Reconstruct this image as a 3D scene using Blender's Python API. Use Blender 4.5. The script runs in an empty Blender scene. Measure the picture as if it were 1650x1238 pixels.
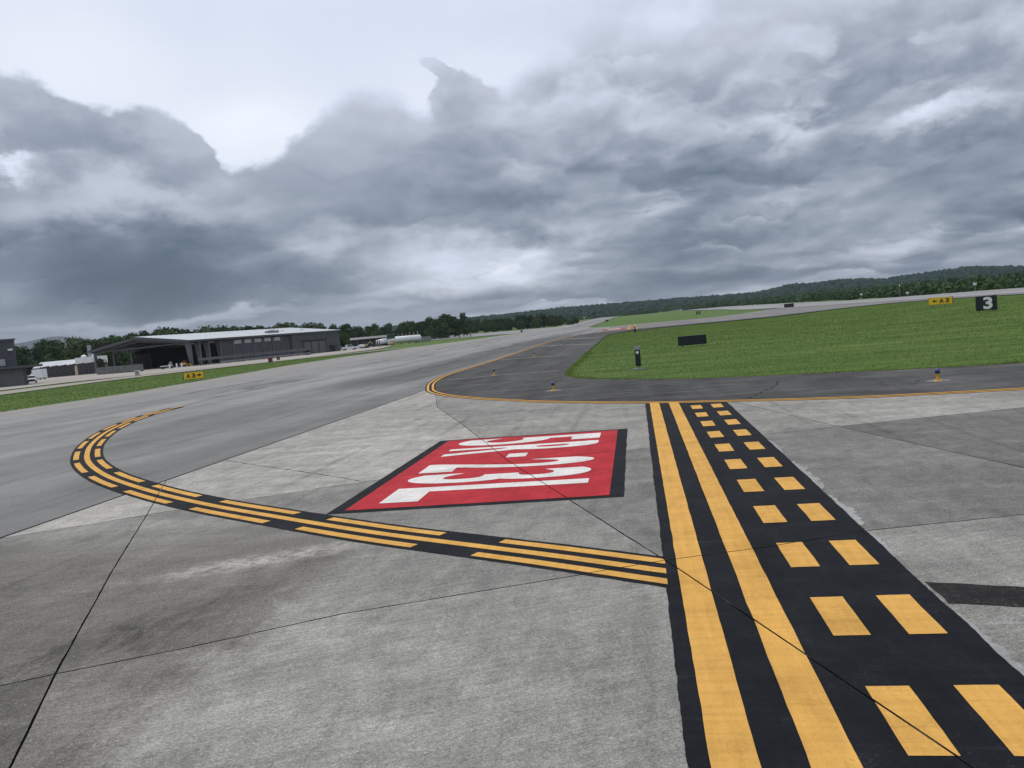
import bpy, bmesh, math, random
import numpy as np
from mathutils import Vector, Matrix, noise as mnoise
R = math.radians
random.seed(11); rng = np.random.default_rng(7)
SC = bpy.context.scene
COL = SC.collection

# ------------------------------------------------------------------ camera
cd = bpy.data.cameras.new('camera'); cam = bpy.data.objects.new('camera', cd); COL.objects.link(cam)
cd.sensor_width = 36.0; cd.lens = 26.777; cd.clip_start = 0.1; cd.clip_end = 30000
CU, CV, CH = -0.2527, -4.8908, 2.917
m = Matrix(((0.983143, 0.076897, 0.16588, CU), (0.159172, 0.086444, -0.983459, CV), (-0.089964, 0.993285, 0.072747, CH), (0, 0, 0, 1)))
cam.matrix_world = m
SC.camera = cam

# ------------------------------------------------------------------ node helpers
class NT:
    def __init__(s, tree): s.t = tree; s.n = tree.nodes; s.l = tree.links
    def put(s, sock, v):
        if isinstance(v, bpy.types.NodeSocket): s.l.new(v, sock)
        elif v is not None: sock.default_value = v
    def node(s, ty, ins=None, **pr):
        n = s.n.new(ty)
        for k, v in pr.items(): setattr(n, k, v)
        for k, v in (ins or {}).items(): s.put(n.inputs[k], v)
        return n
    def math(s, op, a, b=None, c=None, clamp=False):
        n = s.n.new('ShaderNodeMath'); n.operation = op; n.use_clamp = clamp
        s.put(n.inputs[0], a)
        if b is not None: s.put(n.inputs[1], b)
        if c is not None: s.put(n.inputs[2], c)
        return n.outputs[0]
    def vm(s, op, a, b=None, scale=None):
        n = s.n.new('ShaderNodeVectorMath'); n.operation = op
        s.put(n.inputs[0], a)
        if b is not None: s.put(n.inputs[1], b)
        if scale is not None: s.put(n.inputs['Scale'], scale)
        return n.outputs['Value'] if op in ('LENGTH', 'DOT_PRODUCT', 'DISTANCE') else n.outputs[0]
    def xyz(s, x=0.0, y=0.0, z=0.0):
        n = s.n.new('ShaderNodeCombineXYZ')
        for i, v in enumerate((x, y, z)): s.put(n.inputs[i], v)
        return n.outputs[0]
    def sep(s, v):
        n = s.n.new('ShaderNodeSeparateXYZ'); s.put(n.inputs[0], v); return n.outputs
    dims = '3D'
    def noise(s, vec, scale, detail=4.0, rough=0.5, dist=0.0, ty='FBM', lac=2.0, col=False):
        n = s.n.new('ShaderNodeTexNoise'); n.noise_dimensions = s.dims; n.noise_type = ty
        if ty == 'FBM': n.normalize = True
        s.put(n.inputs['Vector'], vec); s.put(n.inputs['Scale'], scale); s.put(n.inputs['Detail'], detail)
        s.put(n.inputs['Roughness'], rough); s.put(n.inputs['Distortion'], dist); s.put(n.inputs['Lacunarity'], lac)
        return n.outputs['Color'] if col else n.outputs[0]
    def mr(s, v, a, b, c=0.0, d=1.0, smooth=False):
        n = s.n.new('ShaderNodeMapRange'); n.clamp = True
        n.interpolation_type = 'SMOOTHSTEP' if smooth else 'LINEAR'
        for i, q in enumerate((v, a, b, c, d)): s.put(n.inputs[i], q)
        return n.outputs[0]
    def mix(s, f, a, b, bt='MIX'):
        n = s.n.new('ShaderNodeMix'); n.data_type = 'RGBA'; n.blend_type = bt; n.clamp_factor = True
        s.put(n.inputs[0], f); s.put(n.inputs[6], a); s.put(n.inputs[7], b)
        return n.outputs[2]
    def mapping(s, vec, loc=(0, 0, 0), rot=(0, 0, 0), sc=(1, 1, 1), ty='POINT'):
        n = s.n.new('ShaderNodeMapping'); n.vector_type = ty
        s.put(n.inputs[0], vec); n.inputs['Location'].default_value = loc
        n.inputs['Rotation'].default_value = rot; n.inputs['Scale'].default_value = sc
        return n.outputs[0]
    def ramp(s, f, stops, interp='LINEAR'):
        n = s.n.new('ShaderNodeValToRGB'); s.put(n.inputs[0], f)
        cr = n.color_ramp; cr.interpolation = interp
        while len(cr.elements) < len(stops): cr.elements.new(0.5)
        for e, (p, c) in zip(cr.elements, stops): e.position = p; e.color = (*c, 1)
        return n.outputs[0]
def lin(*c):
    return tuple(((v / 255) / 12.92 if v / 255 <= 0.04045 else ((v / 255 + 0.055) / 1.055) ** 2.4) for v in c)
def c4(c): return (*c, 1.0)

# ------------------------------------------------------------------ world: overcast sky over a Nishita base
SUN_EL, SUN_AZ = 52.0, -35.0           # azimuth from +Y towards +X
W = bpy.data.worlds.new('World'); SC.world = W; W.use_nodes = True
w = NT(W.node_tree); w.n.clear(); w.dims = '2D'
sky = w.node('ShaderNodeTexSky', sky_type='NISHITA', sun_disc=False, sun_elevation=R(SUN_EL), sun_rotation=R(SUN_AZ))
gen = w.node('ShaderNodeTexCoord').outputs['Generated']
dx, dy, dz = w.sep(w.vm('NORMALIZE', gen))
az = w.math('MULTIPLY', w.math('ARCTAN2', dx, dy), 57.29578)
el = w.math('MULTIPLY', w.math('ARCSINE', dz), 57.29578)
# cloud deck plane: features shrink towards the horizon
den = w.math('ADD', w.math('MAXIMUM', dz, 0.0), 0.13)
deck = w.xyz(w.math('DIVIDE', dx, den), w.math('DIVIDE', dy, den), 0.0)
# angular coordinates, compressed near the horizon so that warps flatten there
ang = w.xyz(az, el, 0.0)
flat = w.xyz(w.math('MULTIPLY', az, 0.05), w.math('MULTIPLY', w.math('POWER', w.math('MAXIMUM', w.math('ADD', el, 1.0), 0.01), 0.72), 0.24), 0.0)
def centred(c, a): return w.vm('SCALE', w.vm('SUBTRACT', c, (0.5, 0.5, 0.5)), scale=a)
w1 = w.noise(flat, 1.1, 2.0, 0.5, col=True)
w2 = w.noise(w.vm('ADD', flat, (7.3, 2.1, 0)), 4.0, 7.0, 0.60, col=True)
elk = w.mr(el, 0.0, 14.0, 0.22, 1.0)
warpv = w.vm('ADD', centred(w1, 9.0), centred(w2, 6.5))
wx, wy, wz = w.sep(warpv)
warp = w.xyz(w.math('MULTIPLY', wx, w.math('ADD', w.math('MULTIPLY', elk, 0.5), 0.5)), w.math('MULTIPLY', wy, elk), 0.0)
angw = w.vm('ADD', ang, warp)
w3x, w3y, w3z = w.sep(centred(w.noise(w.vm('ADD', flat, (1.7, 5.5, 0)), 3.6, 9.0, 0.62, col=True), 2.6))
ange = w.vm('ADD', ang, w.xyz(w3x, w3y, 0.0))
def fcurve(f, lo, hi, pts):
    n = w.n.new('ShaderNodeFloatCurve'); c = n.mapping.curves[0]
    n.inputs['Value'].default_value = 0
    w.put(n.inputs['Value'], w.mr(f, lo, hi))
    P_ = [((a - lo) / (hi - lo), v) for a, v in pts]
    while len(c.points) < len(P_): c.points.new(0.5, 0.5)
    for p, (a, v) in zip(c.points, P_): p.location = (a, v); p.handle_type = 'AUTO'
    n.mapping.extend = 'HORIZONTAL'; n.mapping.update()
    return n.outputs[0]
BASE = [(-2.0, 0.56), (0.05, 0.56), (1.11, 0.56), (2.26, 0.52), (3.64, 0.55), (5.9, 0.57), (8.58, 0.57), (11.21, 0.6), (14.6, 0.67), (18.66, 0.765), (22.48, 0.81), (35.0, 0.84), (60.0, 0.9)]
UPPER = [(-2.0, 0.9), (13.34, 0.9), (18.66, 0.88), (22.48, 0.86), (35.0, 0.9), (60.0, 0.93)]
BLOBS = [(-11.77, 16.58, 3.64, 3.08, 0.0, -0.09, 0.2), (17.81, 16.17, 10.07, 3.3, 0.0, -0.04, 0.1), (0.41, 18.18, 7.04, 2.37, 0.0, 0.03, 0.1), (-31.89, 4.95, 13.14, 2.11, 0.0, -0.04, 0.2), (-15.17, 3.27, 5.52, 0.82, 0.0, 0.1, 0.1), (-18.48, 2.17, 5.45, 0.46, 0.0, 0.1, 0.1), (-39.43, 15.6, 5.57, 2.88, -15.0, -0.07, 0.1), (-33.39, 13.73, 5.02, 2.33, -20.0, -0.08, 0.1), (-41.02, 12.92, 2.53, 0.95, -10.0, 0.24, 0.1), (-33.21, 10.37, 7.38, 2.21, 0.0, 0.1, 0.1), (-40.06, 10.41, 5.17, 2.27, 0.0, 0.06, 0.1), (-36.3, 6.42, 12.24, 2.83, 0.0, -0.19, 0.2), (-30.79, 4.02, 14.57, 1.62, 0.0, -0.13, 0.2), (-22.48, 6.75, 3.3, 1.14, 0.0, 0.12, 0.1), (-23.97, 9.01, 6.07, 1.72, 0.0, 0.06, 0.1), (-31.35, 2.69, 8.85, 0.39, 0.0, 0.16, 0.2), (-40.99, 2.49, 5.45, 0.35, 0.0, 0.08, 0.2), (-18.69, 8.93, 7.2, 1.76, 10.0, -0.03, 0.1), (-11.31, 4.86, 9.25, 2.19, 0.0, 0.265, 0.2), (-7.29, 3.03, 5.55, 1.01, 0.0, 0.1, 0.1), (-14.33, 7.06, 3.67, 0.81, 0.0, 0.08, 0.1), (-7.21, 3.95, 2.77, 0.64, 0.0, 0.1, 0.1), (-3.02, 9.82, 11.78, 2.63, 0.0, -0.08, 0.1), (-11.95, 12.6, 7.32, 1.72, 0.0, -0.05, 0.1), (10.04, 12.31, 3.85, 2.03, 0.0, 0.16, 0.1), (20.04, 10.86, 6.22, 1.37, 0.0, 0.2, 0.1), (11.57, 14.04, 4.36, 1.58, -5.0, -0.13, 0.1), (22.89, 14.23, 4.23, 2.85, 0.0, -0.07, 0.1), (9.6, 8.67, 6.13, 1.68, 0.0, -0.05, 0.1), (19.13, 6.39, 7.77, 1.79, 0.0, -0.08, 0.1), (16.79, 3.31, 7.4, 0.82, 0.0, 0.21, 0.2), (2.89, 4.75, 9.67, 1.25, 0.0, -0.04, 0.1), (23.49, 4.15, 4.52, 1.31, 0.0, -0.15, 0.2), (5.78, 2.12, 10.32, 0.98, 0.0, -0.13, 0.2), (17.81, 1.45, 8.73, 0.74, 0.0, -0.1, 0.2), (-6.56, 0.74, 7.42, 0.37, 0.0, 0.1, 0.2)]
UBLOBS = [(-36.89, 19.31, 7.28, 4.21, -10.0, 0.04, 0.1), (-25.79, 15.51, 6.77, 2.4, 0.0, 0.05, 0.1), (-1.14, 20.7, 9.73, 2.29, 0.0, -0.05, 0.1)]
CBLOBS = [(-11.59, 16.97, 1.91, 2.04, -20.0, 5.5, 0.35), (-13.12, 18.84, 1.9, 0.6, -30.0, 4.5, 0.4), (-10.27, 15.64, 2.28, 1.91, 0.0, 5.0, 0.3)]
EDGE = [(-60.0, 14.0), (-42.76, 19.77), (-41.1, 18.0), (-39.16, 17.67), (-37.91, 16.76), (-35.83, 16.43), (-33.27, 16.22), (-31.02, 15.82), (-30.02, 14.93), (-29.46, 13.94), (-28.76, 13.05), (-26.94, 12.78), (-23.84, 14.06), (-21.48, 15.83), (-19.6, 16.98), (-16.96, 16.68), (-14.33, 16.01), (-11.56, 16.36), (-8.78, 16.75), (-5.91, 18.11), (-2.58, 19.72), (1.68, 22.56), (7.55, 26.1), (40.0, 38.0), (60.0, 45.0)]
# brightness of the cloud mass
L = fcurve(el, -2.0, 60.0, BASE)
for (a0, e0, ra, re, rot, amp, soft) in BLOBS:
    v = w.mapping(angw, (a0, e0, 0), (0, 0, R(rot)), (ra, re, 1), 'TEXTURE')
    L = w.math('ADD', L, w.mr(w.vm('LENGTH', v), soft, 1.25, amp, 0.0, True))
# relief of the cloud bases, lit from the bright side
mid = w.xyz(w.math('MULTIPLY', az, 0.055), w.math('MULTIPLY', w.math('POWER', w.math('MAXIMUM', w.math('ADD', el, 0.6), 0.01), 0.62), 0.42), 0.0)
cw = w.vm('ADD', mid, centred(w.noise(mid, 1.6, 4.0, 0.5, col=True), 0.26))
cw2 = w.vm('ADD', cw, centred(w.noise(w.vm('ADD', mid, (4.0, 1.0, 0)), 6.0, 5.0, 0.55, col=True), 0.10))
da = w.noise(cw2, 1.5, 6.0, 0.50)
db = w.noise(w.vm('ADD', cw2, (-0.02, 0.10, 0.0)), 1.5, 6.0, 0.50)
def puff(vec, sc, sm):
    n_ = w.node('ShaderNodeTexVoronoi', {'Vector': vec, 'Scale': sc, 'Smoothness': sm, 'Detail': 2.5, 'Roughness': 0.45, 'Lacunarity': 2.2}, voronoi_dimensions='2D', feature='SMOOTH_F1', normalize=True)
    return n_.outputs['Distance']
pc = w.vm('ADD', cw2, (2.2, 6.1, 0.3))
pa = puff(pc, 2.4, 0.55); pb = puff(w.vm('ADD', pc, (-0.01, 0.055, 0.0)), 2.4, 0.55)
fa = w.noise(w.vm('ADD', cw2, (3.1, 8.7, 0)), 4.2, 6.0, 0.52)
relief = w.math('ADD', w.math('MULTIPLY', w.math('SUBTRACT', da, db), 0.29), w.math('MULTIPLY', w.math('SUBTRACT', pb, pa), 0.22))
tone = w.math('ADD', w.math('MULTIPLY', w.math('SUBTRACT', da, 0.5), 0.26), w.math('MULTIPLY', w.math('SUBTRACT', fa, 0.5), 0.1))
tone = w.math('ADD', tone, w.math('MULTIPLY', w.math('SUBTRACT', 0.42, pa), 0.12))
# heaped rows: each bank is dark at its base and bright at its crest
def rows(k, seed, aw, bw, cwt, mask_sc, lo, hi):
    nb = w.noise(w.vm('ADD', cw2, seed), 2.1, 7.0, 0.52)
    rr = w.math('MULTIPLY', w.math('LOGARITHM', w.math('ADD', w.math('MAXIMUM', el, -0.5), 1.6), 2.0), k)
    rr = w.math('ADD', rr, w.math('ADD', w.math('MULTIPLY', nb, aw), w.math('MULTIPLY', pa, -cwt)))
    fr = w.math('FRACT', rr)
    soft = w.mr(w.noise(w.vm('ADD', mid, seed), 1.7, 2.0, 0.5), 0.35, 0.65, 0.10, 0.50)
    v = w.math('MULTIPLY', w.math('POWER', fr, 1.35), w.math('SUBTRACT', 1.0, w.mr(fr, w.math('SUBTRACT', 1.0, soft), 1.0, 0.0, 1.0, True)))
    mk_ = w.mr(w.noise(w.vm('ADD', mid, (seed[1], seed[0], 0)), mask_sc, 3.0, 0.5), lo, hi, 0.0, 1.0, True)
    return w.math('MULTIPLY', w.math('SUBTRACT', v, 0.30), mk_)
heap = w.math('ADD', w.math('MULTIPLY', rows(1.25, (1.3, 7.7, 0), 1.9, 0, 0.7, 1.2, 0.36, 0.56), 0.23), w.math('MULTIPLY', rows(2.1, (9.1, 3.2, 0), 2.2, 0, 0.8, 1.5, 0.40, 0.60), 0.11))
tone = w.math('ADD', tone, heap)
azk = w.mr(az, -22.0, -4.0, 0.38, 1.0, True)
det = w.math('MULTIPLY', w.math('ADD', relief, tone), w.math('MULTIPLY', azk, w.mr(el, 11.0, 21.0, 1.0, 0.5, True)))
L = w.math('ADD', L, det)
# clear bright upper layer above the bank
Lu = fcurve(el, -2.0, 60.0, UPPER)
Lu = w.math('ADD', Lu, w.math('MULTIPLY', w.math('SUBTRACT', da, 0.5), 0.06))
for (a0, e0, ra, re, rot, amp, soft) in UBLOBS:
    v = w.mapping(ange, (a0, e0, 0), (0, 0, R(rot)), (ra, re, 1), 'TEXTURE')
    Lu = w.math('ADD', Lu, w.mr(w.vm('LENGTH', v), soft, 1.25, amp, 0.0, True))
ex, ey, ez = w.sep(ange)
top = fcurve(ex, -60.0, 60.0, [(a, (h + 5) / 65) for a, h in EDGE])
cov = w.math('SUBTRACT', w.math('SUBTRACT', w.math('MULTIPLY', top, 65.0), 5.0), ey)
for (a0, e0, ra, re, rot, amp, soft) in CBLOBS:
    v = w.mapping(ange, (a0, e0, 0), (0, 0, R(rot)), (ra, re, 1), 'TEXTURE')
    cov = w.math('ADD', cov, w.mr(w.vm('LENGTH', v), soft, 1.25, amp, 0.0, True))
width = fcurve(az, -60.0, 60.0, [(-60, .05), (-38, .04), (-26, .045), (-20, .09), (-10, .09), (-6, .14), (0, .5), (60, .6)])
width = w.math('MULTIPLY', width, 10.0)
cv = w.mr(cov, w.math('MULTIPLY', width, -1.0), width, 0.0, 1.0, True)
Lm = w.math('ADD', w.math('MULTIPLY', cv, L), w.math('MULTIPLY', w.math('SUBTRACT', 1.0, cv), Lu))
Lm = w.math('ADD', w.math('MULTIPLY', w.math('SUBTRACT', Lm, 0.62), 1.10), 0.635)
cloud = w.ramp(Lm, [(0.0, lin(22, 34, 48)), (0.34, lin(79, 95, 113)), (0.48, lin(114, 127, 143)), (0.62, lin(152, 161, 176)), (0.76, lin(190, 197, 211)), (0.88, lin(214, 223, 240)), (1.0, lin(240, 245, 255))])
cloud10 = w.vm('SCALE', cloud, scale=10.0)
skc = w.vm('SCALE', sky.outputs[0], scale=1.0)
bgc = w.mix(0.95, skc, cloud10)
bg = w.node('ShaderNodeBackground', {'Color': bgc, 'Strength': 0.1})
wo = w.node('ShaderNodeOutputWorld'); w.l.new(bg.outputs[0], wo.inputs[0])
W.cycles.sampling_method = 'MANUAL'; W.cycles.sample_map_resolution = 512

# ------------------------------------------------------------------ sun (overcast: weak and wide)
sd = bpy.data.lights.new('sun', 'SUN'); sun = bpy.data.objects.new('sun', sd); COL.objects.link(sun)
sd.energy = 1.3; sd.angle = R(25); sd.color = (1.0, 0.965, 0.91)
sv = Vector((math.sin(R(SUN_AZ)) * math.cos(R(SUN_EL)), math.cos(R(SUN_AZ)) * math.cos(R(SUN_EL)), math.sin(R(SUN_EL))))
sun.rotation_euler = sv.to_track_quat('Z', 'Y').to_euler(); sun.location = (0, 0, 60)

vs = SC.view_settings; vs.view_transform = 'Standard'; vs.look = 'None'; vs.gamma = 1; vs.exposure = 0.06; vs.use_curve_mapping = False
SC.render.engine = 'CYCLES'
SC.cycles.max_bounces = 5; SC.cycles.diffuse_bounces = 3; SC.cycles.volume_bounces = 0; SC.cycles.use_denoising = True

# ------------------------------------------------------------------ terrain and helpers
def ss(t): t = min(1.0, max(0.0, t)); return t * t * (3 - 2 * t)
def zt(U, V):
    d = math.hypot(U - CU, V - CV)
    return 1.1 * ss((U - 24) / 38) * ss((V + 30) / 60) + 0.0068 * max(0.0, min(d, 2600) - 380) * ss((d - 380) / 200)
def lift(U, V): return 0.0005 * max(0.0, math.hypot(U - CU, V - CV) - 60)
def pol(a, d): return (CU + d * math.sin(R(a)), CV + d * math.cos(R(a)))

class MB:
    def __init__(s): s.v = []; s.f = []
    def add(s, vs, fs, M=None):
        o = len(s.v)
        s.v += [tuple(M @ Vector(p)) if M else tuple(p) for p in vs]
        s.f += [tuple(i + o for i in q) for q in fs]; return s
    def box(s, c, d, rz=0.0, M=None, taper=1.0):
        x, y, z = d[0] / 2, d[1] / 2, d[2] / 2
        t = taper
        vs = [(-x, -y, -z), (x, -y, -z), (x, y, -z), (-x, y, -z), (-x * t, -y * t, z), (x * t, -y * t, z), (x * t, y * t, z), (-x * t, y * t, z)]
        T = Matrix.Translation(c) @ Matrix.Rotation(rz, 4, 'Z')
        if M: T = T @ M
        return s.add(vs, [(0, 3, 2, 1), (4, 5, 6, 7), (0, 1, 5, 4), (1, 2, 6, 5), (2, 3, 7, 6), (3, 0, 4, 7)], T)
    def tube(s, p0, p1, r0, r1=None, n=10, cap=True):
        r1 = r0 if r1 is None else r1
        p0, p1 = Vector(p0), Vector(p1); q = (p1 - p0).to_track_quat('Z', 'Y')
        vs = []
        for p, r in ((p0, r0), (p1, r1)):
            for i in range(n):
                a = 2 * math.pi * i / n
                vs.append(p + q @ Vector((r * math.cos(a), r * math.sin(a), 0)))
        fs = [(i, (i + 1) % n, n + (i + 1) % n, n + i) for i in range(n)]
        if cap: fs += [tuple(range(n - 1, -1, -1)), tuple(range(n, 2 * n))]
        return s.add(vs, fs)
    def lathe(s, prof, c=(0, 0, 0), n=14):
        vs = []; fs = []
        for r, z in prof:
            for i in range(n):
                a = 2 * math.pi * i / n
                vs.append((c[0] + r * math.cos(a), c[1] + r * math.sin(a), c[2] + z))
        for k in range(len(prof) - 1):
            fs += [(k * n + i, k * n + (i + 1) % n, (k + 1) * n + (i + 1) % n, (k + 1) * n + i) for i in range(n)]
        fs += [tuple(range(n - 1, -1, -1)), tuple(range((len(prof) - 1) * n, len(prof) * n))]
        return s.add(vs, fs)
    def prism(s, poly, axis, a, b):
        # poly: 2D outline; axis 0 = extruded along x (poly in yz), 1 = along y (poly in xz), 2 = along z
        def P(p, t): return (t, p[0], p[1]) if axis == 0 else (p[0], t, p[1]) if axis == 1 else (p[0], p[1], t)
        n = len(poly)
        vs = [P(p, a) for p in poly] + [P(p, b) for p in poly]
        fs = [(i, (i + 1) % n, n + (i + 1) % n, n + i) for i in range(n)] + [tuple(range(n - 1, -1, -1)), tuple(range(n, 2 * n))]
        return s.add(vs, fs)
    def build(s, name, mat, parent=None, smooth=False, bevel=0.0, loc=None):
        me = bpy.data.meshes.new(name); me.from_pydata(s.v, [], s.f)
        bm = bmesh.new(); bm.from_mesh(me)
        bmesh.ops.recalc_face_normals(bm, faces=bm.faces)
        if bevel:
            bmesh.ops.bevel(bm, geom=[e for e in bm.edges if e.is_manifold and e.calc_face_angle(0) > 0.5], offset=bevel, segments=1, affect='EDGES')
        bm.to_mesh(me); bm.free()
        me.materials.append(mat)
        if smooth: me.shade_smooth()
        o = bpy.data.objects.new(name, me); COL.objects.link(o)
        if parent: o.parent = parent
        if loc: o.location = loc
        return o
def meshobj(name, me, mat, parent=None):
    if mat: me.materials.append(mat)
    o = bpy.data.objects.new(name, me); COL.objects.link(o)
    if parent: o.parent = parent
    return o
def tag(o, label=None, cat=None, group=None, kind=None):
    for k, v in (('label', label), ('category', cat), ('group', group), ('kind', kind)):
        if v: o[k] = v
    return o
def thing(name, label, cat, loc=(0, 0, 0), rz=0.0, group=None):
    o = bpy.data.objects.new(name, None); COL.objects.link(o)
    o.location = loc; o.rotation_euler = (0, 0, rz); o.empty_display_size = 0.3
    return tag(o, label, cat, group)
def copy_tree(o, parent=None):
    c = o.copy(); COL.objects.link(c)
    if parent: c.parent = parent
    for ch in list(o.children): copy_tree(ch, c)
    return c
def ground(x, y): return (x, y, zt(x, y) - 0.02)

# ------------------------------------------------------------------ materials
def newmat(name):
    mt = bpy.data.materials.new(name); mt.use_nodes = True
    n = NT(mt.node_tree); n.n.clear()
    b = n.node('ShaderNodeBsdfPrincipled'); o = n.node('ShaderNodeOutputMaterial'); n.l.new(b.outputs[0], o.inputs[0])
    return mt, n, b
def wpos(n): return n.node('ShaderNodeNewGeometry').outputs['Position']
def bump(n, b, h, dist, st=1.0):
    k = n.node('ShaderNodeBump', {'Height': h, 'Distance': dist, 'Strength': st}); n.l.new(k.outputs[0], b.inputs['Normal'])
def plain(name, col, rough=0.6, metal=0.0, dirt=0.25, scale=2.0, spec=0.5, streak=(1, 1, 1)):
    mt, n, b = newmat(name)
    p = n.node('ShaderNodeTexCoord').outputs['Object']
    p = n.mapping(p, sc=streak)
    f = n.mr(n.noise(p, scale, 6.0, 0.6), 0.3, 0.7, 1.0 - dirt, 1.0 + dirt * 0.4)
    g = n.mr(n.noise(p, scale * 9, 4.0, 0.6), 0.3, 0.7, 1.0 - dirt * 0.4, 1.0 + dirt * 0.2)
    n.l.new(n.vm('SCALE', c4(col)[:3], scale=n.math('MULTIPLY', f, g)), b.inputs['Base Color'])
    b.inputs['Roughness'].default_value = rough; b.inputs['Metallic'].default_value = metal
    b.inputs['Specular IOR Level'].default_value = spec
    return mt

def mat_concrete():
    mt, n, b = newmat('airfield_concrete')
    p = wpos(n); x, y, z = n.sep(p)
    tint = n.node('ShaderNodeAttribute', attribute_type='OBJECT', attribute_name='tint').outputs['Fac']
    warm = n.node('ShaderNodeAttribute', attribute_type='OBJECT', attribute_name='warm').outputs['Fac']
    rp = n.mapping(p, rot=(0, 0, R(-24)))
    brush = n.noise(n.mapping(rp, sc=(0.9, 7.0, 1)), 2.2, 7.0, 0.62)
    big = n.noise(p, 0.22, 5.0, 0.55, 0.4)
    med = n.noise(p, 1.1, 6.0, 0.62, 0.3)
    agg = n.noise(n.mapping(rp, sc=(0.75, 1.25, 1)), 34.0, 5.0, 0.66)
    fine = n.noise(p, 110.0, 3.0, 0.65)
    # rubber and oil darkening left of the nosewheel line
    wob = n.math('ADD', x, n.math('ADD', n.math('MULTIPLY', n.math('SUBTRACT', med, 0.5), 2.4), n.math('MULTIPLY', n.math('SUBTRACT', agg, 0.5), 0.6)))
    st1 = n.math('MULTIPLY', n.mr(wob, -4.0, -4.9, 0, 1, True), n.mr(wob, -12.5, -9.0, 0.25, 1, True))
    st1 = n.math('MULTIPLY', st1, n.mr(n.math('ADD', y, n.math('MULTIPLY', n.math('SUBTRACT', big, 0.5), 3.0)), 7.5, 4.5, 0, 1, True))
    v2 = n.mapping(p, loc=(-6.1, 1.9, 0), rot=(0, 0, R(62)), sc=(3.2, 0.75, 1), ty='TEXTURE')
    wv2 = n.vm('ADD', v2, n.vm('SCALE', n.vm('SUBTRACT', n.noise(p, 1.5, 5.0, 0.6, col=True), (0.5, 0.5, 0.5)), scale=0.9))
    st2 = n.mr(n.vm('LENGTH', n.vm('MULTIPLY', wv2, (1, 1, 0))), 0.2, 1.1, 1, 0, True)
    v3 = n.mapping(p, loc=(-5.75, 4.70, 0), rot=(0, 0, R(27)), sc=(2.5, 0.50, 1), ty='TEXTURE')
    wv3 = n.vm('ADD', v3, n.vm('SCALE', n.vm('SUBTRACT', n.noise(p, 2.5, 6.0, 0.65, col=True), (0.5, 0.5, 0.5)), scale=1.1))
    pale = n.mr(n.vm('LENGTH', n.vm('MULTIPLY', wv3, (1, 1, 0))), 0.1, 1.0, 1, 0, True)
    # lanes polished and rubbered along the taxi direction on the runway side
    lane = n.noise(n.mapping(p, rot=(0, 0, R(18)), sc=(0.16, 1.3, 1)), 1.0, 5.0, 0.6)
    base = n.mix(tint, c4((0.105, 0.101, 0.094)), c4((0.50, 0.478, 0.43)))
    base = n.mix(n.math('MULTIPLY', warm, 0.6), base, c4((0.36, 0.335, 0.29)))
    f = n.math('MULTIPLY', n.mr(big, 0.3, 0.7, 0.80, 1.14), n.mr(med, 0.28, 0.72, 0.82, 1.13))
    f = n.math('MULTIPLY', f, n.mr(brush, 0.28, 0.72, 0.80, 1.16))
    f = n.math('MULTIPLY', f, n.mr(agg, 0.30, 0.70, 0.68, 1.27))
    f = n.math('MULTIPLY', f, n.mr(fine, 0.3, 0.7, 0.62, 1.34))
    gr = n.noise(n.mapping(rp, sc=(0.7, 1.4, 1)), 75.0, 2.0, 0.6)
    f = n.math('MULTIPLY', f, n.mr(gr, 0.34, 0.66, 0.76, 1.2))
    f = n.math('MULTIPLY', f, n.mr(lane, 0.3, 0.7, 0.84, 1.1))
    mott = n.noise(n.mapping(p, rot=(0, 0, R(14)), sc=(1.5, 0.7, 1)), 2.6, 7.0, 0.68, 0.6)
    stm = n.mr(mott, 0.34, 0.64, 0.25, 1.25)
    f = n.math('MULTIPLY', f, n.math('SUBTRACT', 1.0, n.math('MULTIPLY', n.math('MULTIPLY', st1, stm), 0.40)))
    f = n.math('MULTIPLY', f, n.math('SUBTRACT', 1.0, n.math('MULTIPLY', n.math('MULTIPLY', st2, stm), 0.36)))
    f = n.math('MULTIPLY', f, n.mr(mott, 0.3, 0.7, 0.77, 1.18))
    # rubber lines crossing the slabs along the taxi path
    tr_ = n.noise(n.mapping(p, rot=(0, 0, R(-19)), sc=(2.4, 0.10, 1)), 1.0, 3.0, 0.55)
    f = n.math('MULTIPLY', f, n.mr(tr_, 0.56, 0.72, 1.0, 0.78, True))
    base = n.mix(n.math('MULTIPLY', st1, 0.5), base, n.vm('MULTIPLY', base, (1.03, 0.985, 0.92)))
    col = n.vm('SCALE', base, scale=f)
    sA = n.noise(n.mapping(p, rot=(0, 0, R(33)), sc=(0.12, 5.0, 1)), 1.0, 6.0, 0.66)
    sB = n.noise(n.mapping(n.vm('ADD', p, (5, 3, 0)), rot=(0, 0, R(-52)), sc=(0.14, 5.0, 1)), 1.0, 6.0, 0.66)
    scr_ = n.math('MULTIPLY', n.math('MAXIMUM', n.mr(sA, 0.61, 0.70, 0, 1, True), n.mr(sB, 0.62, 0.71, 0, 1, True)), n.mr(med, 0.4, 0.62, 0.1, 0.6))
    col = n.mix(n.math('MULTIPLY', scr_, n.mr(x, -3.0, 3.0, 0.45, 1.0)), col, c4((0.40, 0.39, 0.37)))
    spk = n.noise(n.vm('ADD', p, (9, 2, 0)), 60.0, 1.0, 0.5)
    col = n.mix(n.mr(spk, 0.70, 0.76, 0, 0.7), col, c4((0.55, 0.54, 0.51)))
    col = n.mix(n.mr(n.noise(n.vm('ADD', p, (1, 7, 0)), 48.0, 2.0, 0.6), 0.68, 0.75, 0, 0.75), col, c4((0.05, 0.048, 0.046)))
    blot = n.noise(n.vm('ADD', p, (3, 3, 0)), 4.5, 6.0, 0.7)
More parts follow.
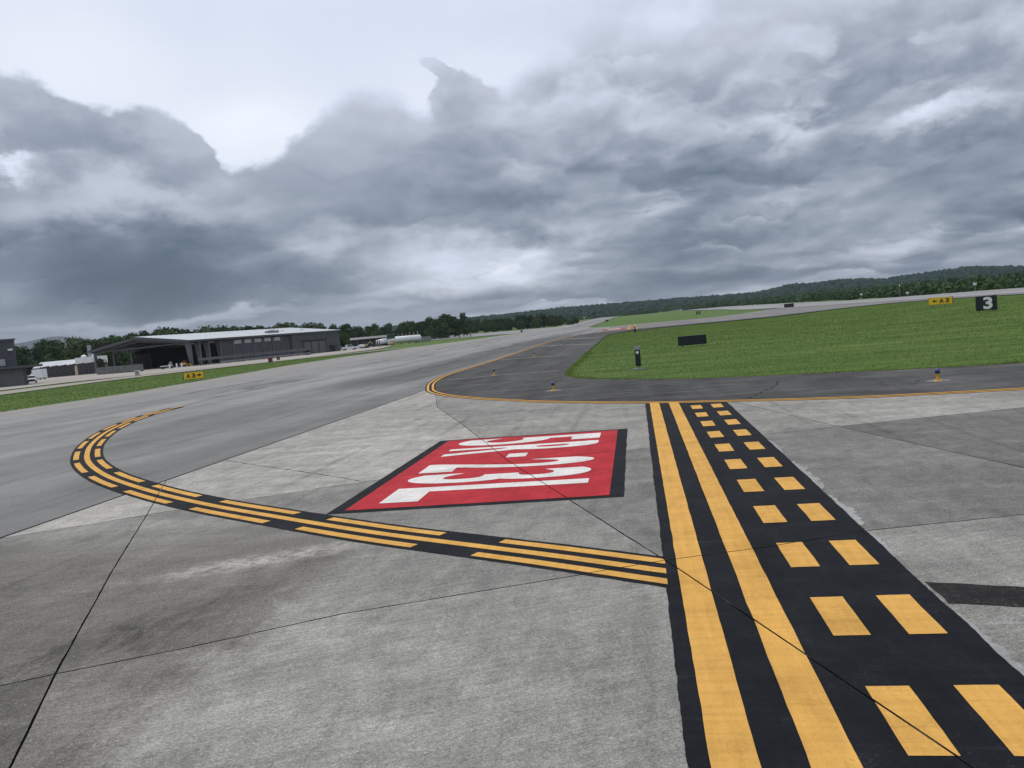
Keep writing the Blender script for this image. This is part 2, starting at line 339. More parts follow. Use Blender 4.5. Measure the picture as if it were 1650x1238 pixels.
    pf = n.math('MULTIPLY', n.math('MULTIPLY', pale, n.mr(blot, 0.36, 0.60, 0.0, 1.0)), n.mr(agg, 0.35, 0.6, 0.45, 1.0))
    pf = n.math('MULTIPLY', pf, n.mr(x, -8.6, -5.6, 0.15, 1.0))
    col = n.mix(pf, col, c4((0.52, 0.49, 0.43)))
    # pits
    vo = n.node('ShaderNodeTexVoronoi', {'Vector': n.vm('ADD', p, n.vm('SCALE', n.noise(p, 9.0, 2.0, col=True), scale=0.12)), 'Scale': 5.0, 'Randomness': 1.0})
    cs = n.sep(vo.outputs['Color'])
    pit = n.math('MULTIPLY', n.mr(vo.outputs['Distance'], 0.02, 0.10, 1, 0, True), n.math('GREATER_THAN', cs[0], 0.80))
    pit = n.math('MULTIPLY', pit, n.mr(med, 0.42, 0.6, 0, 1))
    col = n.mix(n.math('MULTIPLY', pit, 0.85), col, c4((0.035, 0.034, 0.033)))
    n.l.new(col, b.inputs['Base Color'])
    b.inputs['Roughness'].default_value = 0.9; b.inputs['Specular IOR Level'].default_value = 0.12
    h = n.math('ADD', n.math('MULTIPLY', agg, 0.7), n.math('MULTIPLY', fine, 0.5))
    bump(n, b, n.math('SUBTRACT', h, n.math('MULTIPLY', pit, 0.8)), 0.006, 0.7)
    return mt

def mat_asphalt(name, col, contrast=1.0, mode='taxi'):
    mt, n, b = newmat(name)
    p = wpos(n); x, y, z = n.sep(p)
    wv = n.vm('ADD', p, n.vm('SCALE', n.vm('SUBTRACT', n.noise(p, 0.06, 2.0, col=True), (0.5, 0.5, 0.5)), scale=5.0))
    lanes = n.noise(n.mapping(wv, sc=(1.0, 0.016, 1)), 0.16, 5.0, 0.62)
    fl = n.noise(n.mapping(wv, sc=(1.0, 0.02, 1)), 0.9, 5.0, 0.6)
    tyre = n.noise(n.mapping(wv, rot=(0, 0, R(7)), sc=(1.0, 0.012, 1)), 0.55, 4.0, 0.65)
    big = n.noise(p, 0.05, 5.0, 0.55)
    med = n.noise(p, 0.5, 6.0, 0.62)
    agg = n.noise(p, 26.0, 5.0, 0.68)
    k = contrast
    f = n.mr(lanes, 0.32, 0.68, 1 - 0.26 * k, 1 + 0.20 * k)
    f = n.math('MULTIPLY', f, n.mr(fl, 0.3, 0.7, 1 - 0.14 * k, 1 + 0.10 * k))
    f = n.math('MULTIPLY', f, n.mr(big, 0.3, 0.7, 1 - 0.13 * k, 1 + 0.10 * k))
    f = n.math('MULTIPLY', f, n.mr(med, 0.3, 0.7, 1 - 0.14 * k, 1 + 0.12 * k))
    f = n.math('MULTIPLY', f, n.mr(agg, 0.3, 0.7, 0.78, 1.2))
    colr = n.vm('SCALE', col, scale=f)
    if mode == 'taxi':
        # paving lanes: seams along the taxiway and rubber-dark wheel paths
        rub = n.math('MULTIPLY', n.mr(tyre, 0.53, 0.66, 0, 0.55, True), n.mr(y, 25.0, 60.0, 0.45, 1.0))
        wide = n.math('MULTIPLY', n.mr(n.math('ADD', x, n.math('MULTIPLY', n.math('SUBTRACT', big, 0.5), 9.0)), -24.0, -18.5, 0, 1, True), n.mr(x, -13.2, -15.5, 0.35, 1, True))
        wide = n.math('MULTIPLY', wide, n.math('MULTIPLY', n.mr(y, 34.0, 48.0, 0, 1, True), n.mr(y, 260.0, 130.0, 0.0, 1, True)))
        colr = n.vm('SCALE', colr, scale=n.math('SUBTRACT', 1.0, n.math('MULTIPLY', wide, 0.52)))
        near_ = n.math('MULTIPLY', n.mr(n.math('ADD', x, n.math('MULTIPLY', n.math('SUBTRACT', med, 0.5), 2.0)), -27.0, -16.0, 0, 1, True), n.mr(y, 44.0, 28.0, 0, 1, True))
        colr = n.vm('SCALE', colr, scale=n.math('SUBTRACT', 1.0, n.math('MULTIPLY', near_, 0.27)))
        colr = n.mix(rub, colr, c4((0.05, 0.05, 0.051)))
        pale = n.mr(n.math('ADD', x, n.math('MULTIPLY', n.math('SUBTRACT', med, 0.5), 3.5)), -41.5, -45.0, 0, 0.55, True)
        colr = n.mix(pale, colr, c4((0.30, 0.275, 0.24)))
        sx = n.math('ABSOLUTE', n.math('SUBTRACT', n.math('FRACT', n.math('DIVIDE', n.math('ADD', x, 11.6), 3.8)), 0.5))
        seam = n.math('MULTIPLY', n.mr(sx, 0.0, 0.012, 0.55, 0, True), n.mr(fl, 0.4, 0.6, 0.2, 1))
        colr = n.mix(seam, colr, c4((0.06, 0.06, 0.06)))
    elif mode == 'shoulder':
        wr = n.vm('ADD', p, n.vm('SCALE', n.vm('SUBTRACT', n.noise(p, 0.35, 4.0, 0.6, col=True), (0.5, 0.5, 0.5)), scale=2.2))
        vo = n.node('ShaderNodeTexVoronoi', {'Vector': wr, 'Scale': 0.11}, feature='DISTANCE_TO_EDGE')
        cr = n.math('MULTIPLY', n.mr(vo.outputs['Distance'], 0.0, 0.008, 0.7, 0, True), n.mr(big, 0.46, 0.58, 0, 1))
        colr = n.mix(cr, colr, c4((0.02, 0.02, 0.021)))
        dust = n.mr(n.noise(n.mapping(p, rot=(0, 0, R(24)), sc=(0.3, 1.4, 1)), 0.9, 6.0, 0.65), 0.50, 0.72, 0, 0.50)
        colr = n.mix(dust, colr, c4((0.20, 0.19, 0.175)))
    n.l.new(colr, b.inputs['Base Color'])
    b.inputs['Roughness'].default_value = 0.92; b.inputs['Specular IOR Level'].default_value = 0.10
    bump(n, b, agg, 0.006, 0.5)
    return mt

def mat_paint(name, col, wear=0.35, under=(0.20, 0.195, 0.185), grimy=0.3, rough=0.6, thr=0.94):
    mt, n, b = newmat(name)
    p = wpos(n)
    med = n.noise(p, 1.7, 6.0, 0.62, 0.3)
    fine = n.noise(p, 46.0, 5.0, 0.7)
    streak = n.noise(n.mapping(p, sc=(9.0, 0.5, 1)), 1.4, 5.0, 0.62)
    scr = n.noise(n.mapping(p, rot=(0, 0, R(-62)), sc=(0.4, 10.0, 1)), 1.2, 6.0, 0.65)
    f = n.math('MULTIPLY', n.mr(med, 0.3, 0.7, 1 - grimy, 1.06), n.mr(streak, 0.3, 0.7, 1 - grimy * 0.5, 1.05))
    f = n.math('MULTIPLY', f, n.mr(scr, 0.3, 0.7, 1 - grimy * 0.6, 1.06))
    f = n.math('MULTIPLY', f, n.mr(fine, 0.3, 0.7, 1 - grimy * 0.6, 1.1))
    col_ = n.vm('SCALE', col, scale=f)
    wr = n.math('MULTIPLY', n.mr(n.math('ADD', fine, n.math('MULTIPLY', med, 0.5)), thr, thr + 0.13, 0, 1), wear)
    wr = n.math('MAXIMUM', wr, n.math('MULTIPLY', n.mr(scr, 0.62, 0.74, 0, 1), wear * 0.5))
    col_ = n.mix(wr, col_, c4(under))
    n.l.new(col_, b.inputs['Base Color'])
    b.inputs['Roughness'].default_value = 0.85; b.inputs['Specular IOR Level'].default_value = 0.10
    bump(n, b, fine, 0.003, 0.5)
    return mt

def mat_grass(name='mown_grass'):
    mt, n, b = newmat(name)
    p = wpos(n); x, y, z = n.sep(p)
    st = n.noise(n.mapping(p, rot=(0, 0, R(9.6)), sc=(0.22, 1.0, 1)), 0.55, 6.0, 0.62, 0.5)
    st2 = n.noise(n.mapping(p, rot=(0, 0, R(14)), sc=(0.1, 1.0, 1)), 0.16, 4.0, 0.55)
    med = n.noise(p, 1.3, 6.0, 0.66)
    fine = n.noise(p, 14.0, 5.0, 0.7)
    c = n.ramp(st, [(0.28, (0.050, 0.105, 0.014)), (0.45, (0.085, 0.155, 0.024)), (0.58, (0.122, 0.190, 0.040)), (0.76, (0.23, 0.26, 0.095))])
    c = n.mix(n.mr(st2, 0.35, 0.65, 0, 0.55), c, c4((0.062, 0.115, 0.020)))
    f = n.math('MULTIPLY', n.mr(med, 0.3, 0.7, 0.80, 1.14), n.mr(fine, 0.28, 0.72, 0.74, 1.18))
    c = n.vm('SCALE', c, scale=f)
    bare = n.math('MULTIPLY', n.mr(n.noise(p, 0.35, 5.0, 0.6), 0.66, 0.76, 0, 0.5), n.mr(med, 0.4, 0.6, 0, 1))
    c = n.mix(bare, c, c4((0.16, 0.14, 0.075)))
    n.l.new(c, b.inputs['Base Color'])
    b.inputs['Roughness'].default_value = 0.9; b.inputs['Specular IOR Level'].default_value = 0.15
    bump(n, b, n.math('ADD', fine, med), 0.08, 0.8)
    return mt
def mat_blade():
    mt, n, b = newmat('grass_blade')
    p = wpos(n)
    st = n.noise(n.mapping(p, rot=(0, 0, R(9.6)), sc=(0.22, 1.0, 1)), 0.55, 6.0, 0.62, 0.5)
    v = n.noise(p, 3.0, 3.0, 0.6)
    c = n.ramp(st, [(0.28, (0.105, 0.172, 0.028)), (0.46, (0.178, 0.252, 0.052)), (0.60, (0.240, 0.306, 0.082)), (0.78, (0.36, 0.38, 0.15))])
    c = n.vm('SCALE', c, scale=n.mr(v, 0.3, 0.7, 0.85, 1.15))
    st2 = n.noise(n.mapping(p, rot=(0, 0, R(14)), sc=(0.1, 1.0, 1)), 0.16, 4.0, 0.55)
    c = n.mix(n.mr(st2, 0.35, 0.65, 0, 0.55), c, c4((0.125, 0.195, 0.036)))
    dry = n.mr(n.noise(n.mapping(p, sc=(0.35, 1, 1)), 0.28, 5.0, 0.62), 0.56, 0.72, 0, 0.55)
    c = n.mix(dry, c, c4((0.26, 0.28, 0.10)))
    n.l.new(c, b.inputs['Base Color']); b.inputs['Roughness'].default_value = 0.7; b.inputs['Specular IOR Level'].default_value = 0.2
    return mt
def mat_leaf(name, dark, light):
    mt, n, b = newmat(name)
    oi = n.node('ShaderNodeObjectInfo').outputs['Random']
    p = wpos(n)
    big = n.noise(p, 0.06 if name in ('forest_leaf', 'woodland_leaf') else 0.45, 3.0, 0.6); fine = n.noise(p, 0.5 if name in ('forest_leaf', 'woodland_leaf') else 3.0, 3.0, 0.6)
    c = n.mix(n.mr(n.math('ADD', n.math('MULTIPLY', big, 0.7), n.math('MULTIPLY', fine, 0.3)), 0.32, 0.68), c4(dark), c4(light))
    c = n.vm('SCALE', c, scale=n.mr(oi, 0, 1, 0.62, 1.28))
    n.l.new(c, b.inputs['Base Color']); b.inputs['Roughness'].default_value = 0.85; b.inputs['Specular IOR Level'].default_value = 0.06
    return mt

M = {}
M['concrete'] = mat_concrete()
M['taxi'] = mat_asphalt('taxiway_asphalt', (0.272, 0.265, 0.252), 1.0)
M['shoulder'] = mat_asphalt('shoulder_asphalt', (0.078, 0.076, 0.073), 1.7, 'shoulder')
M['conn'] = mat_asphalt('connector_asphalt', (0.215, 0.205, 0.195), 0.7, 'plain')
M['rwy'] = mat_asphalt('runway_asphalt', (0.30, 0.29, 0.285), 0.8, 'plain')
M['road'] = mat_asphalt('road_concrete', (0.33, 0.30, 0.255), 0.5, 'plain')
M['apron'] = mat_asphalt('apron_concrete', (0.38, 0.345, 0.30), 0.6, 'plain')
M['seal'] = plain('joint_seal', (0.006, 0.006, 0.006), 0.95, dirt=0.5, scale=3, spec=0.02)
M['yellow'] = mat_paint('yellow_paint', (0.80, 0.435, 0.105), 0.55, (0.22, 0.145, 0.07), 0.26, thr=0.83)
M['yellow_worn'] = mat_paint('worn_yellow_paint', (0.58, 0.31, 0.07), 0.75, (0.17, 0.16, 0.145), 0.3)
M['ghost'] = mat_paint('faded_line_paint', (0.30, 0.28, 0.24), 0.9, (0.12, 0.118, 0.115), 0.35)
M['residue'] = mat_paint('pale_paint_residue', (0.42, 0.41, 0.39), 0.6, (0.2, 0.195, 0.185), 0.3)
M['black'] = mat_paint('black_paint', (0.017, 0.019, 0.024), 0.22, (0.13, 0.128, 0.122), 0.45, 0.55, thr=0.86)
M['black_worn'] = mat_paint('worn_black_paint', (0.034, 0.030, 0.029), 0.75, (0.15, 0.145, 0.14), 0.4, thr=0.80)
M['red'] = mat_paint('red_paint', (0.52, 0.034, 0.045), 0.35, (0.40, 0.12, 0.11), 0.26, thr=0.86)
M['white'] = mat_paint('white_paint', (0.80, 0.755, 0.70), 0.4, (0.5, 0.30, 0.27), 0.2, thr=0.86)
M['white_worn'] = mat_paint('worn_white_paint', (0.62, 0.61, 0.59), 0.5, (0.2, 0.2, 0.2), 0.2)
M['pink'] = mat_paint('worn_red_paint', (0.42, 0.12, 0.11), 0.5, (0.2, 0.17, 0.16), 0.3)
M['grass'] = mat_grass()
M['blade'] = mat_blade()
M['leaf0'] = mat_leaf('leaf_dark', (0.017, 0.039, 0.018), (0.054, 0.096, 0.032))
M['leaf1'] = mat_leaf('leaf_mid', (0.020, 0.046, 0.015), (0.070, 0.118, 0.033))
M['leaf2'] = mat_leaf('leaf_olive', (0.030, 0.054, 0.018), (0.098, 0.135, 0.042))
M['bark'] = plain('bark', (0.06, 0.048, 0.038), 0.9, dirt=0.5, scale=4)
M['forest'] = mat_leaf('forest_leaf', (0.005, 0.017, 0.013), (0.016, 0.042, 0.025))
M['wood'] = mat_leaf('woodland_leaf', (0.017, 0.040, 0.017), (0.068, 0.112, 0.038))
M['hill'] = plain('hill_soil', (0.012, 0.022, 0.012), 0.95, dirt=0.5, scale=0.02)
M['mount'] = plain('mountain_cover', (0.012, 0.022, 0.030), 0.95, dirt=0.4, scale=0.003)
M['dgrey'] = plain('charcoal_metal', (0.062, 0.064, 0.074), 0.55, dirt=0.22, scale=0.5, streak=(1, 1, 0.2))
M['mgrey'] = plain('grey_metal', (0.105, 0.107, 0.118), 0.5, dirt=0.2, scale=0.5, streak=(1, 1, 0.2))
M['lgrey'] = plain('light_grey_metal', (0.24, 0.245, 0.25), 0.5, dirt=0.22, scale=0.6)
M['inner'] = plain('lining_and_opening_shade', (0.022, 0.023, 0.030), 0.8, dirt=0.3, scale=0.6)  # dark lining; also the painted shade of openings that are only flat panels
M['roofw'] = plain('white_roof_sheet', (0.54, 0.56, 0.58), 0.45, dirt=0.14, scale=0.4, streak=(0.3, 1, 1))
M['whitep'] = plain('white_enamel', (0.74, 0.75, 0.76), 0.35, dirt=0.14, scale=1.5)
M['pane'] = plain('clerestory_glazing', (0.38, 0.40, 0.41), 0.2, dirt=0.15, scale=0.8)
M['glass'] = plain('dark_glass', (0.02, 0.025, 0.03), 0.08, dirt=0.2, scale=1.0)
M['cwall'] = plain('grey_block_wall', (0.17, 0.17, 0.165), 0.85, dirt=0.4, scale=0.7)
M['brown'] = plain('brown_fence_cladding', (0.055, 0.05, 0.056), 0.8, dirt=0.4, scale=0.8, streak=(1, 1, 0.3))
M['rubber'] = plain('rubber', (0.014, 0.014, 0.015), 0.8, dirt=0.3, scale=4)
M['blackm'] = plain('matt_black_metal', (0.009, 0.010, 0.014), 0.5, dirt=0.3, scale=3)
M['postblk'] = plain('weathered_black_post', (0.012, 0.012, 0.016), 0.5, dirt=0.4, scale=5)
M['signy'] = plain('sign_yellow', (0.86, 0.54, 0.012), 0.35, dirt=0.1, scale=2)
M['signk'] = plain('sign_black', (0.010, 0.012, 0.017), 0.35, dirt=0.2, scale=2)
M['signw'] = plain('sign_white', (0.80, 0.80, 0.76), 0.4, dirt=0.06, scale=2)
M['yel'] = plain('yellow_enamel', (0.70, 0.37, 0.02), 0.4, dirt=0.2, scale=6)
M['blue'] = plain('cobalt_lens', (0.012, 0.020, 0.16), 0.15, dirt=0.1, scale=8, spec=0.8)
M['redp'] = plain('red_enamel', (0.27, 0.025, 0.02), 0.4, dirt=0.2, scale=4)
M['beige'] = plain('beige_enamel', (0.55, 0.46, 0.30), 0.5, dirt=0.2, scale=3)
M['tan'] = plain('tan_machine_paint', (0.46, 0.37, 0.20), 0.5, dirt=0.3, scale=3)
M['green'] = plain('dark_green_canvas', (0.018, 0.055, 0.045), 0.6, dirt=0.2, scale=2)
M['steel'] = plain('galvanised_steel', (0.34, 0.35, 0.36), 0.4, 0.5, dirt=0.2, scale=5)
M['lamp'] = plain('lamp_housing_white', (0.8, 0.82, 0.84), 0.3, dirt=0.05, scale=3)

# ------------------------------------------------------------------ ground sheets
def draped(name, poly, off, mat, step, kind='structure', parent=None):
    bm = bmesh.new()
    f = bm.faces.new([bm.verts.new((x, y, 0)) for x, y in poly])
    f.normal_update(); bmesh.ops.triangulate(bm, faces=[f], ngon_method='EAR_CLIP')
    xs = [p[0] for p in poly]; ys = [p[1] for p in poly]
    for ax, lo, hi in ((0, min(xs), max(xs)), (1, min(ys), max(ys))):
        k = lo + step
        while k < hi:
            nn = (1, 0, 0) if ax == 0 else (0, 1, 0); co = (k, 0, 0) if ax == 0 else (0, k, 0)
            bmesh.ops.bisect_plane(bm, geom=bm.verts[:] + bm.edges[:] + bm.faces[:], dist=1e-5, plane_co=co, plane_no=nn)
            k += step
    for v in bm.verts: v.co.z = zt(v.co.x, v.co.y) + off + lift(v.co.x, v.co.y)
    bmesh.ops.recalc_face_normals(bm, faces=bm.faces)
    if sum(fc.normal.z for fc in bm.faces) < 0: bmesh.ops.reverse_faces(bm, faces=bm.faces)
    me = bpy.data.meshes.new(name); bm.to_mesh(me); bm.free()
    o = meshobj(name, me, mat, parent)
    if kind and not parent: o['kind'] = kind
    return o

# terrain sheet: one polar mesh out past the hills
rad = [0.0]; d = 6.0
while d < 6200: rad.append(d); d *= 1.028
na = 480
tv = [(CU, CV, zt(CU, CV) - 0.05)]; tf = []
for r_ in rad[1:]:
    for i in range(na):
        a = 2 * math.pi * i / na; x = CU + r_ * math.sin(a); y = CV + r_ * math.cos(a)
        tv.append((x, y, zt(x, y) - 0.05))
for i in range(na): tf.append((0, 1 + (i + 1) % na, 1 + i))
for k in range(len(rad) - 2):
    o1 = 1 + k * na; o2 = o1 + na
    tf += [(o1 + i, o1 + (i + 1) % na, o2 + (i + 1) % na, o2 + i) for i in range(na)]
me = bpy.data.meshes.new('ground'); me.from_pydata(tv, [], tf); me.shade_smooth()
bm = bmesh.new(); bm.from_mesh(me); bmesh.ops.recalc_face_normals(bm, faces=bm.faces)
if bm.faces[0].normal.z < 0: bmesh.ops.reverse_faces(bm, faces=bm.faces)
bm.to_mesh(me); bm.free()
tag(meshobj('ground', me, M['grass']), 'mown airfield grass ground', None, None, 'structure')

YIN = [(-11.67, 35.26), (-12.9, 40.8), (-13.75, 47.8), (-13.75, 58.2), (-13.8, 70), (-14.3, 94), (-14.9, 115), (-14.6, 135), (-13.4, 160), (-11.5, 172), (-8, 180)]
YBOT = [(26, 16.7), (19, 16.95), (14, 17.4), (10, 17.73), (6.2, 18.33), (2.9, 19.56), (-0.14, 21.02), (-3.32, 23.31), (-5.56, 25.47), (-7.25, 27.37), (-9.36, 30.24), (-10.88, 33.24)]
ISLE = [(-5.6, 141), (-5.5, 114), (-5.2, 81), (-4.8, 54), (-4.7, 44.5), (-4.56, 40.6), (-4.25, 37.4), (-3.3, 34.7), (-1.2, 31.9), (1.6, 29.4), (4.1, 28.2), (7.2, 27.0), (10, 25.9), (13.5, 25.2), (24, 24.3), (57, 24)]
ISTOP = [(50, 170), (44, 175), (30, 178), (19.5, 177), (7, 170), (-1, 162), (-4.5, 152)]
def spline(P, n=6):
    P = [Vector((*p, 0)) for p in P]; out = []
    for i in range(len(P) - 1):
        p0 = P[max(i - 1, 0)]; p1 = P[i]; p2 = P[i + 1]; p3 = P[min(i + 2, len(P) - 1)]
        for k in range(n):
            t = k / n
            q = 0.5 * ((2 * p1) + (p2 - p0) * t + (2 * p0 - 5 * p1 + 4 * p2 - p3) * t * t + (3 * p1 - p0 - 3 * p2 + p3) * t ** 3)
            out.append((q.x, q.y))
    out.append((P[-1].x, P[-1].y)); return out

draped('taxiway', [(-11.65, -60), (-11.65, 35.2)] + YIN[1:] + [(-8, 240), (-10, 285), (-18, 320), (-24, 380), (-24, 617), (-27, 990), (-30, 1580), (-68, 1580), (-55, 900), (-53, 575), (-59, 435), (-58, 300), (-61, 220), (-62, 150), (-59, 117), (-52, 80), (-49.2, 61), (-49.2, -60)], 0.012, M['taxi'], 14)
isle = spline(ISLE, 5)
# ragged turf edge
isle = [(x + 0.16 * mnoise.noise((x * 1.1, y * 1.1, 3)) if 0 < i < len(isle) - 1 else x, y + 0.16 * mnoise.noise((x * 1.1, y * 1.1, 9))) for i, (x, y) in enumerate(isle)]
draped('taxiway_shoulder', [(57, 16.5)] + YBOT + [(-11.62, 35.2)] + YIN[1:] + [(-6, 180), (10, 185), (30, 186), (45, 178), (51, 171)] + ISTOP[1:] + isle, 0.016, M['shoulder'], 9)
draped('connector_taxiway', [(-8, 180), (-6, 180), (10, 185), (30, 186), (45, 178), (52, 169), (57, 150), (58, 110), (64, 110), (64, 345), (58, 325), (45, 302), (25, 297), (-3, 302), (-10, 285), (-8, 240)], 0.020, M['conn'], 9)
draped('runway', [(62, -160), (112, -160), (112, 2300), (62, 2300)], 0.024, M['rwy'], 14)
draped('service_road', [(-90, -60), (-90, 90), (-95, 116), (-95, 133), (-89, 160), (-83, 180), (-71, 192), (-58, 200), (-58, 207), (-72, 204), (-90, 192), (-101, 162), (-107, 140), (-107, 108), (-104, 90), (-104, -60)], 0.012, M['road'], 8)
draped('hangar_apron', [(-112, -60), (-114, 114), (-116, 135), (-107, 147), (-99, 168), (-90, 190), (-84, 205), (-84, 235), (-100, 300), (-120, 345), (-330, 345), (-330, -60)], 0.022, M['apron'], 12)
draped('far_taxiway', [(-62, 372), (-74, 392), (-96, 406), (-130, 428), (-220, 440), (-220, 560), (-160, 575), (-108, 535), (-80, 522), (-55, 520)], 0.020, M['rwy'], 14)

# joint filler below the slabs
draped('joint_filler', [(-11.75, -5.7), (26, -5.7), (26, 16.7)] + YBOT[1:] + [(-11.75, 35.3)], 0.016, M['seal'], 30)

# ------------------------------------------------------------------ concrete slabs
AE = -11.65
C1 = [(-5.97, 1.34), (-4.99, 1.85), (-3.62, 2.67), (-0.12, 4.07)]
C1b = [(-0.12, 4.07), (1.12, 4.44), (2.39, 4.96), (4.34, 5.37), (6.1, 6.1)]
C1c = [(6.1, 6.1), (9, 7.2), (14, 9), (25.9, 13)]
C2 = [(-9.65, 8.0), (-8.97, 8.43), (-6.37, 9.87), (-3.2, 11.3)]
C2b = [(-3.2, 11.3), (0.02, 12.05), (2.54, 12.94), (4.1, 13.3)]
C2c = [(4.1, 13.3), (8.47, 14.36), (14, 15.7), (19, 16.9)]
C3 = [(AE, 15.9), (-8.4, 17.0), (-5.65, 17.85)]
C3b = [(-5.65, 17.85), (-5.0, 18.0), (-0.7, 19.6), (0.6, 20.55)]
J1 = [(-2.0, -5.6), (-5.07, -0.16), (-5.97, 1.34)]
J1b = [(-5.97, 1.34), (-7.75, 4.49), (-9.65, 8.0)]
J1c = [(-9.65, 8.0), (AE, 11.6)]
J2 = [(3.6, -5.6), (1.53, -0.08), (-0.12, 4.07)]
J2b = [(-0.12, 4.07), (-3.2, 11.3)]
J2c = [(-3.2, 11.3), (-5.65, 17.85)]
J2d = [(-5.65, 17.85), (-8.4, 24.84), (-10.6, 32.7)]
J3 = [(8.5, -5.6), (6.1, 6.1)]
J3b = [(6.1, 6.1), (5.22, 9.23), (4.1, 13.3)]
J3c = [(4.1, 13.3), (2.5, 19.75)]
CE = [(AE, -1.9), (-5.97, 1.34)]
CE2 = [(AE, 6.74), (-9.65, 8.0)]
BL = [(0.6, 20.55), (-0.14, 21.02), (-3.32, 23.31), (-5.56, 25.47), (-7.25, 27.37), (-9.36, 30.24), (-10.6, 32.7)]
SLABS = [  # outline, tint, warm
    ([(AE, -5.6)] + J1 + [(AE, -1.9)], 0.27, 0.1),
    (CE + J1b[1:] + [(AE, 6.74)], 0.37, 0.15),
    ([(AE, 6.74), (-9.65, 8.0), (AE, 11.6)], 0.92, 0.8),
    (J1[:1] + J2 + C1[::-1][1:] + J1[1:2], 0.53, 0.15),
    (C1 + J2b[1:] + C2[::-1][1:] + [(-7.75, 4.49)], 0.43, 0.12),
    (C2 + J2c[1:] + [(-8.4, 17.0), (AE, 15.9), (AE, 11.6)], 0.87, 0.55),
    (C3 + J2d[1:] + [(AE, 35.2)], 0.77, 0.4),
    (J2[:1] + J3 + C1b[::-1][1:] + J2[1:2], 0.50, 0.12),
    (C1b + J3b[1:] + C2b[::-1][1:], 0.32, 0.0),
    (C2b + [(2.5, 19.75), (0.6, 20.55), (-0.7, 19.6), (-5.0, 18.0), (-5.65, 17.85)], 0.53, 0.25),
    (C3b + BL[1:] + [(-8.4, 24.84)], 0.48, 0.2),
    ([(8.5, -5.6), (25.9, -5.6)] + C1c[::-1] , 0.37, 0.0),
    (C1c + [(25.9, 16.6), (19, 16.9)] + C2c[::-1][1:] + [(5.22, 9.23)], 0.18, 0.0),
    (C2c + [(14, 17.4), (10, 17.73), (6.2, 18.33), (2.9, 19.56), (2.5, 19.75)], 0.62, 0.25),
]
JOINTS = [C1, C1b, C1c, C2, C2b, C2c, C3, C3b, J1, J1b, J1c, J2, J2b, J2c, J2d, J3, J3b, J3c, CE, CE2, [(AE, -6), (AE, 35)]]
def area(P): return 0.5 * sum(P[i][0] * P[(i + 1) % len(P)][1] - P[(i + 1) % len(P)][0] * P[i][1] for i in range(len(P)))
def inset(P, g):
    if area(P) < 0: P = P[::-1]
    out = []; n = len(P)
    for i in range(n):
        a = Vector(P[i - 1]); b = Vector(P[i]); c = Vector(P[(i + 1) % n])
        e1 = (b - a).normalized(); e2 = (c - b).normalized()
        n1 = Vector((-e1.y, e1.x)); n2 = Vector((-e2.y, e2.x)); k = n1 + n2
        k = k / max(0.3, k.dot(n1)); out.append((b.x + k.x * g, b.y + k.y * g))
    return out
def rough_edge(P, amp, step=0.22, seed=0.0):
    out = []; n = len(P)
    for i in range(n):
        a = Vector(P[i]); b = Vector(P[(i + 1) % n]); L_ = (b - a).length; k = max(1, min(420, int(L_ / step)))
        e = (b - a).normalized() if L_ > 0 else Vector((1, 0)); nn = Vector((-e.y, e.x))
        for j in range(k):
            q = a.lerp(b, j / k)
            w_ = 0 if j == 0 else amp * (mnoise.noise((q.x * 2.3, q.y * 2.3, seed)) + 0.7 * mnoise.noise((q.x * 11, q.y * 11, seed + 4)))
            out.append((q.x + nn.x * w_, q.y + nn.y * w_))
    return out
ZS = 0.024
apron = thing('concrete_apron', None, None); apron['kind'] = 'structure'; apron['label'] = 'large concrete slabs in the foreground divided by dark sealed joints'
for i, (P, t, wm) in enumerate(SLABS):
    Q = rough_edge(inset(P, 0.0105), 0.007, 0.18, i)
    mb = MB(); n = len(Q)
    mb.v = [(x, y, ZS) for x, y in Q] + [(x, y, -0.02) for x, y in Q]
    me = bpy.data.meshes.new('slab')
    bm = bmesh.new(); tvs = [bm.verts.new((x, y, ZS)) for x, y in Q]; bvs = [bm.verts.new((x, y, 0.0)) for x, y in Q]
    ft = bm.faces.new(tvs)
    for k in range(n): bm.faces.new((tvs[k], bvs[k], bvs[(k + 1) % n], tvs[(k + 1) % n]))
    for f in bm.faces: f.material_index = 0 if f == ft else 1
    ft.normal_update(); bmesh.ops.triangulate(bm, faces=[ft], ngon_method='EAR_CLIP'); bm.to_mesh(me); bm.free()
    o = meshobj('slab', me, M['concrete'], apron); me.materials.append(M['seal']); o['tint'] = t; o['warm'] = wm

